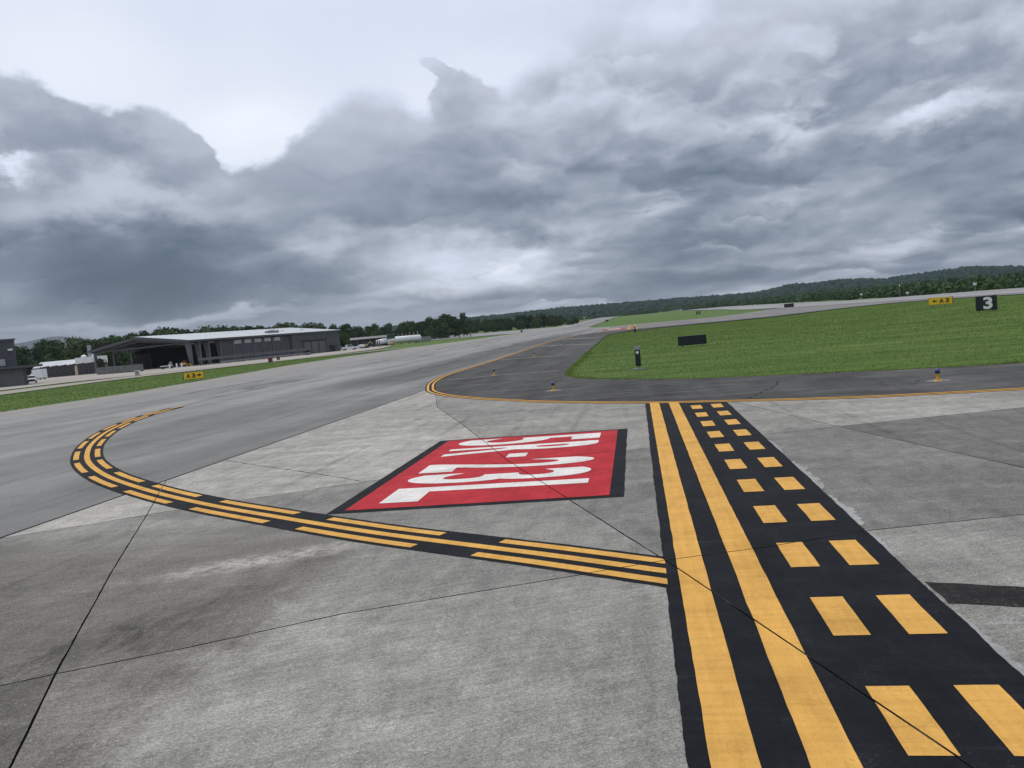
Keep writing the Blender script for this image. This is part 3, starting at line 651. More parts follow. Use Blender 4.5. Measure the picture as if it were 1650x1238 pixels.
# ------------------------------------------------------------------ painted markings (cut open over the joints)
SEGS = []
for J in JOINTS:
    for a, b in zip(J[:-1], J[1:]): SEGS.append((Vector(a), Vector(b)))
GAP = 0.0095
def cut_joints(bm):
    for a, b in SEGS:
        if not bm.verts: return
        xs = [v.co.x for v in bm.verts]; ys = [v.co.y for v in bm.verts]
        if max(a.x, b.x) < min(xs) or min(a.x, b.x) > max(xs) or max(a.y, b.y) < min(ys) or min(a.y, b.y) > max(ys): continue
        e = (b - a).normalized(); nn = Vector((-e.y, e.x, 0)); L_ = (b - a).length
        ds = [(v.co.xy - a).dot(nn.xy) for v in bm.verts]
        if min(ds) > GAP or max(ds) < -GAP: continue
        def near():
            fs = []
            for f in bm.faces:
                ts = [(v.co.xy - a).dot(e) for v in f.verts]; q = [(v.co.xy - a).dot(nn.xy) for v in f.verts]
                if max(ts) > -GAP and min(ts) < L_ + GAP and min(q) < GAP * 1.01 and max(q) > -GAP * 1.01: fs.append(f)
            es = {x for f in fs for x in f.edges}; vs_ = {x for f in fs for x in f.verts}
            return fs + list(es) + list(vs_)
        for co, no in ((a - nn.xy * GAP, nn), (a + nn.xy * GAP, nn), (a - e * GAP, Vector((e.x, e.y, 0))), (b + e * GAP, Vector((e.x, e.y, 0)))):
            g = near()
            if g: bmesh.ops.bisect_plane(bm, geom=g, dist=1e-6, plane_co=(co.x, co.y, 0), plane_no=no)
        dead = []
        for f in bm.faces:
            c = f.calc_center_median(); q = (c.xy - a).dot(nn.xy); t = (c.xy - a).dot(e)
            if abs(q) < GAP and -GAP < t < L_ + GAP: dead.append(f)
        if dead: bmesh.ops.delete(bm, geom=dead, context='FACES')
def paint(name, poly, mat, parent=None, z=0.028, rough=0.004, step=0.22, cut=True, label=None, drape=False):
    Q = rough_edge(poly, rough, step, sum(map(ord, name)) % 7) if rough else poly
    bm = bmesh.new(); f = bm.faces.new([bm.verts.new((x, y, 0)) for x, y in Q])
    f.normal_update(); bmesh.ops.triangulate(bm, faces=[f], ngon_method='EAR_CLIP')
    if cut: cut_joints(bm)
    for v in bm.verts: v.co.z = z + (zt(v.co.x, v.co.y) + lift(v.co.x, v.co.y) if drape else 0)
    bmesh.ops.recalc_face_normals(bm, faces=bm.faces)
    for f in bm.faces:
        if f.normal.z < 0: f.normal_flip()
    me = bpy.data.meshes.new(name); bm.to_mesh(me); bm.free()
    o = meshobj(name, me, mat, parent)
    if label: o['label'] = label
    return o
ft = 0.3048
hold = thing('holding_position_marking', 'wide yellow and black hold line of two solid and two dashed stripes at the right', 'pavement marking')
TOPV = lambda x: 21.0 - 0.52 * (x + 0.14)      # the markings stop at the edge line
paint('black_background', [(-0.15, -5.4), (2.36, -5.4), (2.36, TOPV(2.36)), (-0.15, TOPV(-0.15))], M['black'], hold, 0.028, 0.013, 0.07)
for k, u0 in enumerate((0, 2 * ft)):
    paint('solid_stripe', [(u0, -5.4), (u0 + ft, -5.4), (u0 + ft, TOPV(u0 + ft) - 0.05), (u0, TOPV(u0) - 0.05)], M['yellow'], hold, 0.032, 0.007, 0.2)
for k in range(-2, 12):
    for u0 in (4 * ft, 6 * ft):
        v0 = k * 6 * ft; v1 = min(v0 + 3 * ft, TOPV(u0) - 0.12)
        if v1 - v0 > 0.15: paint('dash', [(u0, v0), (u0 + ft, v0), (u0 + ft, v1), (u0, v1)], M['yellow'], hold, 0.032, 0.006, 0.15)

rs_ = random.Random(5)
for v0, v1, wd in ((7.3, 9.6, .16), (5.2, 6.9, .13), (4.0, 5.0, .05), (0.2, 2.3, .06), (10.5, 12.0, .07)):
    P_ = []; q_ = []; n_ = int((v1 - v0) / 0.08)
    for i in range(n_ + 1):
        v = v0 + (v1 - v0) * i / n_; e_ = max(0.0, math.sin(math.pi * i / n_)) ** 0.5
        P_.append((2.34, v)); q_.append((2.385 + wd * e_ * rs_.uniform(0.15, 1.0), v))
    paint('paint_residue', P_ + q_[::-1], M['residue'], hold, 0.0268, 0)
sgn = thing('surface_painted_sign', 'red painted ground sign with black border reading 5R-23L in white', 'pavement marking')
paint('black_border', [(-5.74, 7.27), (-0.66, 7.44), (-0.68, 15.16), (-5.76, 15.2)], M['black'], sgn, 0.028, 0.010, 0.2)
paint('red_panel', [(-5.48, 7.47), (-0.90, 7.60), (-0.93, 15.02), (-5.50, 15.06)], M['red'], sgn, 0.032, 0.005, 0.2)
def glyph_mesh(ch, bold):
    cu = bpy.data.curves.new('glyph', 'FONT'); cu.body = ch; cu.offset = bold; cu.resolution_u = 8
    ob = bpy.data.objects.new('glyph', cu); COL.objects.link(ob)
    dg = bpy.context.evaluated_depsgraph_get(); dg.update()
    me = bpy.data.meshes.new_from_object(ob.evaluated_get(dg)); bpy.data.objects.remove(ob); bpy.data.curves.remove(cu)
    return me
def text_mesh(ch, bold=0.0):
    me = glyph_mesh(ch, bold)
    xs = [v.co.x for v in me.vertices]; ys = [v.co.y for v in me.vertices]
    return me, min(xs), max(xs), min(ys), max(ys)
for ch, va, vb, ua, ub in (('5', 14.80, 13.80, -5.05, -1.35), ('R', 13.50, 12.48, -5.05, -1.35), ('-', 12.30, 11.84, -3.37, -2.92), ('2', 11.44, 10.50, -5.03, -1.33), ('3', 10.24, 9.32, -5.05, -1.33), ('L', 9.03, 7.87, -4.99, -1.32)):
    me, x0, x1, y0, y1 = text_mesh(ch, 0.028)
    bm = bmesh.new(); bm.from_mesh(me)
    for v in bm.verts:
        tx = (v.co.x - x0) / (x1 - x0); ty = (v.co.y - y0) / (y1 - y0)
        v.co = Vector((ua + ty * (ub - ua), va + tx * (vb - va), 0.0))
    bmesh.ops.remove_doubles(bm, verts=bm.verts, dist=0.0005)
    cut_joints(bm)
    for v in bm.verts: v.co.z = 0.036
    for f in bm.faces:
        f.normal_update()
        if f.normal.z < 0: f.normal_flip()
    bm.to_mesh(me); bm.free(); me.materials.clear()
    meshobj('letter', me, M['white'], sgn)['label'] = 'white painted character ' + ch

def arc_len(P):
    s = [0.0]
    for a, b in zip(P[:-1], P[1:]): s.append(s[-1] + math.dist(a, b))
    return s
def resample(P, ds):
    s = arc_len(P); out = []; n = max(2, int(s[-1] / ds)); j = 0
    for i in range(n + 1):
        t = s[-1] * i / n
        while j < len(s) - 2 and s[j + 1] < t: j += 1
        k = (t - s[j]) / max(1e-9, s[j + 1] - s[j]); out.append((P[j][0] + (P[j + 1][0] - P[j][0]) * k, P[j][1] + (P[j + 1][1] - P[j][1]) * k))
    return out
def normals(P):
    N_ = []
    for i in range(len(P)):
        a = P[max(0, i - 1)]; b = P[min(len(P) - 1, i + 1)]; L_ = math.dist(a, b)
        N_.append((-(b[1] - a[1]) / L_, (b[0] - a[0]) / L_))
    return N_
def ribbon(name, P, o0, o1, mat, parent, z, s0=None, s1=None, amp=0.003, cut=True, drape=False, clipx=None):
    s = arc_len(P); N_ = normals(P)
    ids = [i for i in range(len(P)) if (s0 is None or s[i] >= s0) and (s1 is None or s[i] <= s1)]
    if len(ids) < 2: return None
    bm = bmesh.new(); prev = None
    for i in ids:
        x, y = P[i]; nx, ny = N_[i]
        j0 = amp * mnoise.noise((x * 5, y * 5, 1)); j1 = amp * mnoise.noise((x * 5, y * 5, 8))
        a = bm.verts.new((x + nx * (o0 + j0), y + ny * (o0 + j0), 0)); b = bm.verts.new((x + nx * (o1 + j1), y + ny * (o1 + j1), 0))
        if prev: bm.faces.new((prev[0], a, b, prev[1]))
        prev = (a, b)
    if clipx is not None: bmesh.ops.bisect_plane(bm, geom=bm.verts[:] + bm.edges[:] + bm.faces[:], plane_co=(clipx, 0, 0), plane_no=(1, 0, 0), clear_outer=True)
    if cut: cut_joints(bm)
    for v in bm.verts: v.co.z = z + (zt(v.co.x, v.co.y) + lift(v.co.x, v.co.y) if drape else 0)
    for f in bm.faces:
        f.normal_update()
        if f.normal.z < 0: f.normal_flip()
    me = bpy.data.meshes.new(name); bm.to_mesh(me); bm.free()
    return meshobj(name, me, mat, parent)

CL = [(0.75, 3.21), (-0.16, 3.70), (-1.57, 4.47), (-2.80, 5.10), (-4.42, 5.95), (-6.48, 7.18), (-8.78, 8.62), (-11.20, 10.36), (-14.03, 12.70), (-16.67, 15.34), (-18.82, 17.95), (-20.95, 20.95), (-23.45, 25.1), (-25.5, 29.4), (-26.9, 33.4), (-27.7, 37.5)]
CLs = resample(spline(CL, 8), 0.12)
ecl = thing('taxiway_centerline_marking', 'curved yellow centre line flanked by dashes on black, sweeping left from the hold line', 'pavement marking')
Ltot = arc_len(CLs)[-1]
ribbon('black_background', CLs, -0.47, 0.47, M['black'], ecl, 0.0275, 0, Ltot - 1.0, 0.012, clipx=-0.13)
ribbon('centre_line', CLs, -0.078, 0.078, M['yellow'], ecl, 0.0315, clipx=-0.13)
s = 0.95; k = 0
while s < Ltot - 2:
    e = min(s + 9 * ft, Ltot - 1)
    ribbon('dash', CLs, 0.225, 0.385, M['yellow'], ecl, 0.0315, s - (1.0 if s < 1 else 0), e, clipx=-0.13)
    ribbon('dash', CLs, -0.385, -0.225, M['yellow'], ecl, 0.0315, s - (1.0 if s < 1 else 0), e, clipx=-0.13)
    s += 12 * ft
old = resample([(-27.7, 37.5), (-29.3, 46), (-30.4, 58), (-31, 75), (-31, 110)], 2.0)
tag(ribbon('faded_centerline', old, -0.10, 0.10, M['ghost'], None, 0.020, amp=0.02, cut=False), 'faded pale continuation of the taxiway centre line on the grey asphalt', 'pavement marking')

edge = thing('taxiway_edge_marking', 'double yellow edge line turning a tight corner between pale concrete and dark shoulder', 'pavement marking')
ED = resample(spline([(34, 16.4), (26, 16.7), (19, 16.95), (14, 17.4), (10, 17.73), (6.2, 18.33), (2.9, 19.56), (-0.14, 21.02), (-3.32, 23.31), (-5.56, 25.47), (-7.25, 27.37), (-9.36, 30.24), (-10.88, 33.24), (-11.75, 36.0)] + YIN[1:], 6), 0.6)
ribbon('black_background', ED, -0.28, 0.28, M['black'], edge, 0.0275, amp=0.012, drape=True)
ribbon('edge_line', ED, 0.075, 0.20, M['yellow'], edge, 0.0315, drape=True)
ribbon('edge_line', ED, -0.20, -0.075, M['yellow'], edge, 0.0315, drape=True)

tag(paint('old_black_patch', [(2.39, 3.09), (3.2, 2.86), (6.2, 2.1), (6.2, 1.6), (3.0, 2.37), (2.39, 2.5)], M['black_worn'], None, 0.0276, 0.03, 0.12), 'rough strip of old black paint running off the right side of the hold line', 'pavement marking')
SM = [((-12.3, 42.4), (-5.2, 42.5)), ((-13.2, 66.3), (-6.2, 64.6)), ((-14.2, 103), (-6.0, 91)), ((-13.5, 136), (-6.2, 122))]
for i, (a, b) in enumerate(SM):
    wd = (0.22, 0.32, 0.5, 0.8)[i]
    P = resample([a, ((a[0] + b[0]) / 2, (a[1] + b[1]) / 2 + 0.5), b], 0.5)
    tag(ribbon('shoulder_stripe', P, -wd, wd, M['ghost'], None, 0.022, amp=0.06, cut=False, drape=True),
        ('faded pale stripe across the dark shoulder, nearest the yellow corner', 'faded pale stripe across the dark shoulder, second from the yellow corner', 'faded pale stripe across the dark shoulder, third from the yellow corner', 'faded pale stripe across the dark shoulder, farthest from the yellow corner')[i], 'pavement marking', 'faded shoulder stripes')
# crack across the pale slab
cr = resample([(-11.6, 14.22), (-10.2, 13.15), (-8.13, 11.63), (-6.9, 10.7), (-6.1, 10.04)], 0.15)
tag(ribbon('slab_crack', cr, -0.009, 0.009, M['seal'], None, 0.0265, amp=0.03, cut=False), 'thin dark crack crossing the pale slab left of the red sign', 'crack')
cr2 = resample([(7.6, 26.9), (6.2, 26.2), (4.9, 25.2), (4.5, 23.4), (3.1, 20.2)], 0.15)
tag(ribbon('shoulder_crack', cr2, -0.012, 0.012, M['seal'], None, 0.0225, amp=0.05, cut=False), 'jagged dark crack across the dark shoulder below the island grass', 'crack')
# far runway and connector markings
rs = thing('runway_side_stripe', 'white painted stripe along the near edge of the distant runway', 'pavement marking', group='runway side stripes')
ribbon('stripe', [(66, v) for v in range(-150, 2200, 25)], -0.6, 0.6, M['white_worn'], rs, 0.09, cut=False, drape=True)
rs2 = thing('runway_side_stripe', 'white painted stripe along the far edge of the distant runway', 'pavement marking', group='runway side stripes')
ribbon('stripe', [(108, v) for v in range(-150, 2200, 25)], -0.6, 0.6, M['white_worn'], rs2, 0.09, cut=False, drape=True)
far_sign = thing('surface_painted_sign', 'worn pinkish red ground sign on the far connector beside the grass', 'pavement marking')
paint('red_panel', [(-10.4, 222), (-3.6, 226), (-3.0, 186), (-9.0, 192)], M['pink'], far_sign, 0.05, 0.1, 2.0, False, drape=True)
paint('white_lettering', [(-8.2, 214), (-4.6, 214), (-4.4, 200), (-7.8, 203)], M['white_worn'], far_sign, 0.09, 0.25, 1.0, False, drape=True)
fh = thing('holding_position_marking', 'small yellow hold line bars on the far connector beyond the grass', 'pavement marking')
for u0, c_ in ((-2.9, 'yellow_worn'), (-1.2, 'yellow_worn'), (0.9, 'ghost'), (2.6, 'ghost')):
    paint('bar', [(u0, 290), (u0 + 0.8, 290), (u0 + 1.3, 176), (u0 + 0.4, 176)], M[c_], fh, 0.07, 0.05, 3.0, False, drape=True)

# ------------------------------------------------------------------ grass blades on the near turf
def inside(P, x, y):
    c = np.zeros(len(x), bool); n = len(P)
    for i in range(n):
        x1, y1 = P[i]; x2, y2 = P[(i + 1) % n]
        if y1 == y2: continue
        c ^= ((y1 > y) != (y2 > y)) & (x < (x2 - x1) * (y - y1) / (y2 - y1) + x1)
    return c
def blades(name, poly, count, box, hgt, width, edge_bias=None, label=''):
    x = rng.uniform(box[0], box[1], count * 3); y = box[2] + (box[3] - box[2]) * rng.uniform(0, 1, count * 3) ** 1.6
    k = inside(poly, x, y); x, y = x[k][:count], y[k][:count]; n = len(x)
    z = np.array([zt(a, b) for a, b in zip(x, y)]) - 0.05
    d = np.hypot(x - CU, y - CV); sc = np.clip(d / 45, 0.9, 2.2)
    h = hgt * rng.uniform(0.45, 1.3, n) * (0.6 + 0.4 * sc); wd = width * sc
    a = rng.uniform(0, 2 * np.pi, n); lean = rng.uniform(0.4, 2.2, n) * h; la = rng.uniform(0, 2 * np.pi, n)
    v = np.zeros((n, 3, 3), np.float32)
    v[:, 0] = np.c_[x - np.cos(a) * wd, y - np.sin(a) * wd, z]; v[:, 1] = np.c_[x + np.cos(a) * wd, y + np.sin(a) * wd, z]
    v[:, 2] = np.c_[x + np.cos(la) * lean, y + np.sin(la) * lean, z + 0.05 + h]
    me = bpy.data.meshes.new(name); me.vertices.add(n * 3); me.vertices.foreach_set('co', v.ravel())
    me.loops.add(n * 3); me.loops.foreach_set('vertex_index', np.arange(n * 3, dtype=np.int32))
    me.polygons.add(n); me.polygons.foreach_set('loop_start', np.arange(0, n * 3, 3, dtype=np.int32))
    me.update(calc_edges=True)
    return tag(meshobj(name, me, M['blade']), label, 'grass', None, 'stuff')
isl_poly = isle + [(57, 60), (57, 150)] + ISTOP
blades('grass', isl_poly, 190000, (-7, 54, 23.5, 175), 0.019, 0.017, label='short mown grass of the island beside the dark shoulder')
def fringe(line, count, label):
    sg = [(a, b) for a, b in zip(line[:-1], line[1:]) if math.hypot((a[0] + b[0]) / 2 - CU, (a[1] + b[1]) / 2 - CV) < 75]
    ln = np.array([math.dist(a, b) for a, b in sg]); k = rng.choice(len(sg), count, p=ln / ln.sum()); t_ = rng.uniform(0, 1, count)
    A = np.array([s_[0] for s_ in sg])[k]; B = np.array([s_[1] for s_ in sg])[k]
    e = (B - A) / np.linalg.norm(B - A, axis=1)[:, None]; nn = np.c_[-e[:, 1], e[:, 0]]
    o_ = rng.gamma(1.3, 0.10, count) - 0.05
    x, y = (A + (B - A) * t_[:, None] + nn * o_[:, None]).T
    z = np.array([zt(a, b) for a, b in zip(x, y)]) - 0.03; n = count
    h = rng.uniform(0.05, 0.13, n) * (0.6 + 0.8 * np.array([mnoise.noise((a * .5, b * .5, 2)) ** 2 for a, b in zip(x, y)])); a = rng.uniform(0, 6.28, n); la = rng.uniform(0, 6.28, n); wd = 0.018
    v = np.zeros((n, 3, 3), np.float32)
    v[:, 0] = np.c_[x - np.cos(a) * wd, y - np.sin(a) * wd, z]; v[:, 1] = np.c_[x + np.cos(a) * wd, y + np.sin(a) * wd, z]
    v[:, 2] = np.c_[x + np.cos(la) * h * .7, y + np.sin(la) * h * .7, z + 0.03 + h]
    me = bpy.data.meshes.new('grass'); me.vertices.add(n * 3); me.vertices.foreach_set('co', v.ravel())
    me.loops.add(n * 3); me.loops.foreach_set('vertex_index', np.arange(n * 3, dtype=np.int32))
    me.polygons.add(n); me.polygons.foreach_set('loop_start', np.arange(0, n * 3, 3, dtype=np.int32)); me.update(calc_edges=True)
    tag(meshobj('grass', me, M['blade']), label, 'grass', None, 'stuff')
fringe(isle, 26000, 'ragged longer grass fringe along the dark shoulder edge')
strip_poly = [(-49.4, 20), (-49.4, 61), (-52.3, 80), (-59.3, 117), (-62.3, 150), (-62, 190), (-72, 190), (-83, 178), (-89, 158), (-95, 132), (-95, 116), (-90, 90), (-90, 20)]
blades('grass', strip_poly, 50000, (-95, -49, 30, 190), 0.022, 0.026, label='mown grass strip between the grey taxiway and the hangars')

# ------------------------------------------------------------------ trees
def crown_mesh(name, seed, H, Wd, nl, leaf, quads=70):
    r_ = np.random.default_rng(seed); V = []; 
    for i in range(nl):
        t = r_.uniform(0.06, 0.97); ang = r_.uniform(0, 2 * np.pi)
        prof = math.sin(math.pi * (0.22 + 0.70 * t) ** 0.9)
        rr = Wd * 0.5 * prof * r_.uniform(0.25, 1.0) ** 0.6
        c = np.array([rr * math.cos(ang), rr * math.sin(ang), H * (0.08 + 0.82 * t)])
        if i < 3: c = np.array([0.0, 0.0, H * (0.80 - 0.16 * i)])
        lr = Wd * r_.uniform(0.16, 0.26)
        dirs = r_.normal(size=(quads, 3)); dirs /= np.linalg.norm(dirs, axis=1)[:, None]
        pts = c + dirs * lr * r_.uniform(0.55, 1.08, (quads, 1)) * np.array([1, 1, 0.8])
        nrm = dirs + r_.normal(size=(quads, 3)) * 0.55 + np.array([0, 0, 0.35]); nrm /= np.linalg.norm(nrm, axis=1)[:, None]
        up = r_.normal(size=(quads, 3)); t1 = np.cross(nrm, up); t1 /= np.linalg.norm(t1, axis=1)[:, None]; t2 = np.cross(nrm, t1)
        sz = leaf * r_.uniform(0.5, 1.2, (quads, 1))
        q = np.stack([pts - t1 * sz - t2 * sz * 0.6, pts + t1 * sz - t2 * sz * 0.5, pts + t1 * sz * 0.6 + t2 * sz * 0.7, pts - t1 * sz * 0.7 + t2 * sz * 0.6], 1)
        V.append(q.reshape(-1, 3))
    V = np.concatenate(V).astype(np.float32); n = len(V) // 4
    me = bpy.data.meshes.new(name); me.vertices.add(n * 4); me.vertices.foreach_set('co', V.ravel())
    me.loops.add(n * 4); me.loops.foreach_set('vertex_index', np.arange(n * 4, dtype=np.int32))
    me.polygons.add(n); me.polygons.foreach_set('loop_start', np.arange(0, n * 4, 4, dtype=np.int32)); me.update(calc_edges=True)
    return me
def trunk_mesh(seed, H):
    r_ = random.Random(seed); mb = MB()
    p = Vector((0, 0, -0.3)); rr = 0.028 * H
    for k in range(4):
        q = p + Vector((r_.uniform(-.3, .3), r_.uniform(-.3, .3), H * 0.17)); mb.tube(p, q, rr, rr * 0.75, 7, False); p = q; rr *= 0.75
        if k:
            a = r_.uniform(0, 6.28); mb.tube(p, p + Vector((math.cos(a) * H * .16, math.sin(a) * H * .16, H * .14)), rr * .6, rr * .2, 5, False)
    return mb
PROTO = []
for i in range(9):
    H = 10.0; Wd = (7.5, 9.0, 6.5, 8.0, 10.0, 7.0, 5.2, 8.5, 6.0)[i]
    cm = crown_mesh('crown', 40 + i, H, Wd, (21, 25, 19, 23, 28, 20, 17, 24, 19)[i], 0.40, 78)
    cm.materials.append(M[('leaf0', 'leaf1', 'leaf1', 'leaf2', 'leaf1', 'leaf0', 'leaf0', 'leaf2', 'leaf1')[i]])
    PROTO.append((cm, trunk_mesh(80 + i, H)))
TRM = []
def tree(i, x, y, h, wk, label, group):
    t = thing('broadleaf_tree', label, 'tree', (x, y, zt(x, y) - 0.1), random.uniform(0, 6.28), group)
    s_ = h / 10.0; t.scale = (s_ * wk, s_ * wk, s_)
    cm, tm = PROTO[i]
    while len(TRM) <= i: TRM.append(None)
    if TRM[i] is None:
        o = tm.build('trunk', M['bark'], t, True); TRM[i] = o.data
    else:
        o = meshobj('trunk', TRM[i], None, t)
    meshobj('crown', cm, None, t)
    return t
def lerp_tab(tab, x):
    for (a, p), (b, q) in zip(tab[:-1], tab[1:]):
        if a <= x <= b: return p + (q - p) * (x - a) / (b - a)
    return tab[0][1] if x < tab[0][0] else tab[-1][1]
# height of the tree belt (metres above eye level, at its distance) by azimuth
LB = [(-45.16, 13.5), (-41.27, 15.0), (-38.13, 14.6), (-34.78, 15.8), (-31.24, 15.6), (-27.10, 14.4), (-24.07, 13.0), (-21.41, 11.2), (-18.70, 9.2), (-16.87, 9.4), (-15.02, 10.4), (-13.63, 11.0)]
def tree_words(aa, row):
    kind = ('low bushy front tree', 'tall leafy tree', 'rearmost tree crown')[row]
    where = 'above the yard fence and white shed' if aa < -38.13 else 'behind the open bay of the hangar' if aa < -31.73 else 'behind the long roof of the hangar' if aa < -21.59 else 'behind the long shed and fuel yard' if aa < -17.79 else 'right of the white fuel tank'
    return kind + ' ' + where, 'trees ' + where + ', ' + ('front edge', 'middle', 'back')[row]
a = -45.16
row = 0
while a < -13.40:
    for row, (d0, k) in enumerate(((408, 0.66), (428, 0.98), (452, 1.05))):
        aa = a + random.uniform(-0.4, 0.4) + row * 0.3; d = d0 + random.uniform(-8, 8) + (60 if aa > -21.41 else 0)
        x, y = pol(aa, d); h = (lerp_tab(LB, aa) * d / 430 + 2.9 - zt(x, y)) * k * random.choice((0.90, 0.94, 0.97, 1.0, 1.02))
        tree(random.choice((0, 1, 2, 3, 4, 5, 6, 7, 8, 1, 2)), x, y, h, random.uniform(0.8, 1.12), *tree_words(aa, row))
    a += 0.98
CB = [(-14.10, 11.4), (-12.23, 11.0), (-10.37, 9.6), (-8.03, 10.6), (-6.39, 9.2), (-5.46, 6.5), (-4.07, 4.0)]
def clump_words(aa, row):
    kind = ('low dark front bush', 'dark leafy tree', 'rearmost dark tree top')[row]
    where = 'of the tree clump left of the two marker posts' if aa < -12.14 else 'of the tree clump above the pale far strip' if aa < -8.03 else 'of the tree clump where it thins out by the far taxiway'
    return kind + ' ' + where, ('front row', 'middle row', 'back row')[row] + ' ' + where
a = -14.00
while a < -4.07:
    for row, (d0, k) in enumerate(((568, 0.62), (582, 0.95), (606, 1.04))):
        aa = a + random.uniform(-0.2, 0.2) + row * 0.15; d = d0 + random.uniform(-6, 6)
        x, y = pol(aa, d); h = max(4, (lerp_tab(CB, aa) + 2.9 - zt(x, y)) * k * random.choice((0.88, 0.93, 0.98, 1.0)))
        tree(random.choice((0, 1, 2, 5, 7, 8)), x, y, h, random.uniform(0.8, 1.1), *clump_words(aa, row))
    a += 0.50

# ------------------------------------------------------------------ hills, mountains and far forest
HC = [(-28.36, 2), (-21.41, 8), (-17.79, 15), (-15.02, 20), (-12.23, 21), (-10.18, 21), (-7.56, 23), (-5.14, 25), (-0.62, 23), (3.88, 19), (8.42, 15), (9.89, 22), (11.17, 30), (11.94, 25), (14.09, 29), (16.74, 19), (19.13, 23), (20.90, 26), (22.03, 27), (24.57, 16), (27.71, 20), (38.88, 12)]
def hill_z(x, y):
    d = math.hypot(x - CU, y - CV); a = math.degrees(math.atan2(x - CU, y - CV))
    c = lerp_tab(HC, a) if HC[0][0] <= a <= HC[-1][0] else 0
    t = ss((d - 1500) / 750) * (1 - 0.5 * ss((d - 2350) / 900))
    return zt(x, y) + c * t
hv = []; hf = []
AZN = 150; RD = [1450, 1550, 1650, 1750, 1850, 1950, 2050, 2150, 2250, 2350, 2500, 2800, 3300]
for i in range(AZN + 1):
    a = HC[0][0] + (HC[-1][0] - HC[0][0]) * i / AZN
    for d in RD:
        x, y = pol(a, d); hv.append((x, y, hill_z(x, y) - (0.3 if d < 1500 else 0.0)))
nr = len(RD)
for i in range(AZN):
    for k in range(nr - 1): hf.append((i * nr + k, (i + 1) * nr + k, (i + 1) * nr + k + 1, i * nr + k + 1))
mb = MB(); mb.v = hv; mb.f = hf
tag(mb.build('hills', M['hill'], None, True), 'low wooded hills along the right horizon', None, None, 'structure')
mv = []; mf = []
MC = [(-54.37, 150), (-47.85, 215), (-43.90, 205), (-42.28, 190), (-41.27, 205), (-39.90, 222), (-38.49, 190), (-36.67, 165), (-32.44, 145), (-24.07, 120), (-10.37, 60)]
for i in range(121):
    a = MC[0][0] + (MC[-1][0] - MC[0][0]) * i / 120; hgt = lerp_tab(MC, a) * 0.94 + 7 * mnoise.noise((a * 0.9, 1, 1))
    for d, k in ((4700, 0.0), (5200, 0.5), (5700, 1.0), (6100, 0.3)):
        x, y = pol(a, d); mv.append((x, y, 8 + hgt * k))
for i in range(120):
    for k in range(3): mf.append((i * 4 + k, (i + 1) * 4 + k, (i + 1) * 4 + k + 1, i * 4 + k + 1))
mb = MB(); mb.v = mv; mb.f = mf
tag(mb.build('mountains', M['mount'], None, True), 'faint blue mountains on the left horizon', None, None, 'structure')
# forest cover: lumpy crowns joined into one mass
ib = bmesh.new(); bmesh.ops.create_icosphere(ib, subdivisions=2, radius=1.0)
iv = np.array([v.co[:] for v in ib.verts]); if_ = np.array([[v.index for v in f.verts] for f in ib.faces]); ib.free()
FV = []; FF = []; off = 0
def add_crown(x, y, z, r1, h1):
    global off
    dirs = iv; ph = rng.uniform(0, 50, 3)
    lump = 1 + 0.30 * np.sin(dirs[:, 0] * 5 + ph[0]) * np.sin(dirs[:, 1] * 5 + ph[1]) + 0.20 * rng.normal(size=len(iv))
    v = dirs * lump[:, None] * np.array([r1, r1, h1 / 2]) + np.array([x, y, z + h1 / 2])
    FV.append(v); FF.append(if_ + off); off += len(iv)
A0, A1 = -5.46, 28.01
for _ in range(4600):
    a = rng.uniform(-20.06, A1); d = 1480 + 900 * rng.uniform(0, 1) ** 0.75
    x, y = pol(a, d); add_crown(x, y, hill_z(x, y) - 1.5, rng.uniform(5, 9.5), rng.uniform(9, 15))
def flush(name, mat, label):
    global FV, FF, off
    V_ = np.concatenate(FV).astype(np.float32); F_ = np.concatenate(FF).astype(np.int32)
    me = bpy.data.meshes.new(name); me.vertices.add(len(V_)); me.vertices.foreach_set('co', V_.ravel())
    me.loops.add(len(F_) * 3); me.loops.foreach_set('vertex_index', F_.ravel())
    me.polygons.add(len(F_)); me.polygons.foreach_set('loop_start', np.arange(0, len(F_) * 3, 3, dtype=np.int32)); me.update(calc_edges=True)
    tag(meshobj(name, me, mat), label, name, None, 'stuff'); FV = []; FF = []; off = 0
flush('forest', M['forest'], 'dark blue green forest covering the hills on the right horizon')
def add_leafy(x, y, z, r1, h1, nq=54):
    global off
    lob = rng.normal(size=(7, 3)) * np.array([r1 * .42, r1 * .42, h1 * .20]) + np.array([x, y, z + h1 * .5])
    c = lob[rng.integers(0, 7, nq)]; dirs = rng.normal(size=(nq, 3)); dirs /= np.linalg.norm(dirs, axis=1)[:, None]
    p_ = c + dirs * np.array([r1 * .42, r1 * .42, h1 * .28]) * rng.uniform(.6, 1.05, (nq, 1))
    p_[:, 2] = np.maximum(p_[:, 2], z + 0.4)
    nr_ = dirs + rng.normal(size=(nq, 3)) * .5 + np.array([0, 0, .3]); nr_ /= np.linalg.norm(nr_, axis=1)[:, None]
    t1 = np.cross(nr_, rng.normal(size=(nq, 3))); t1 /= np.linalg.norm(t1, axis=1)[:, None]; t2 = np.cross(nr_, t1)
    s_ = (0.20 * r1 + 0.12) * rng.uniform(.6, 1.3, (nq, 1))
    v = np.stack([p_ - t1 * s_ - t2 * s_ * .6, p_ + t1 * s_ - t2 * s_ * .5, p_ + t2 * s_], 1).reshape(-1, 3)
    FV.append(v); FF.append(np.arange(nq * 3).reshape(-1, 3) + off); off += nq * 3
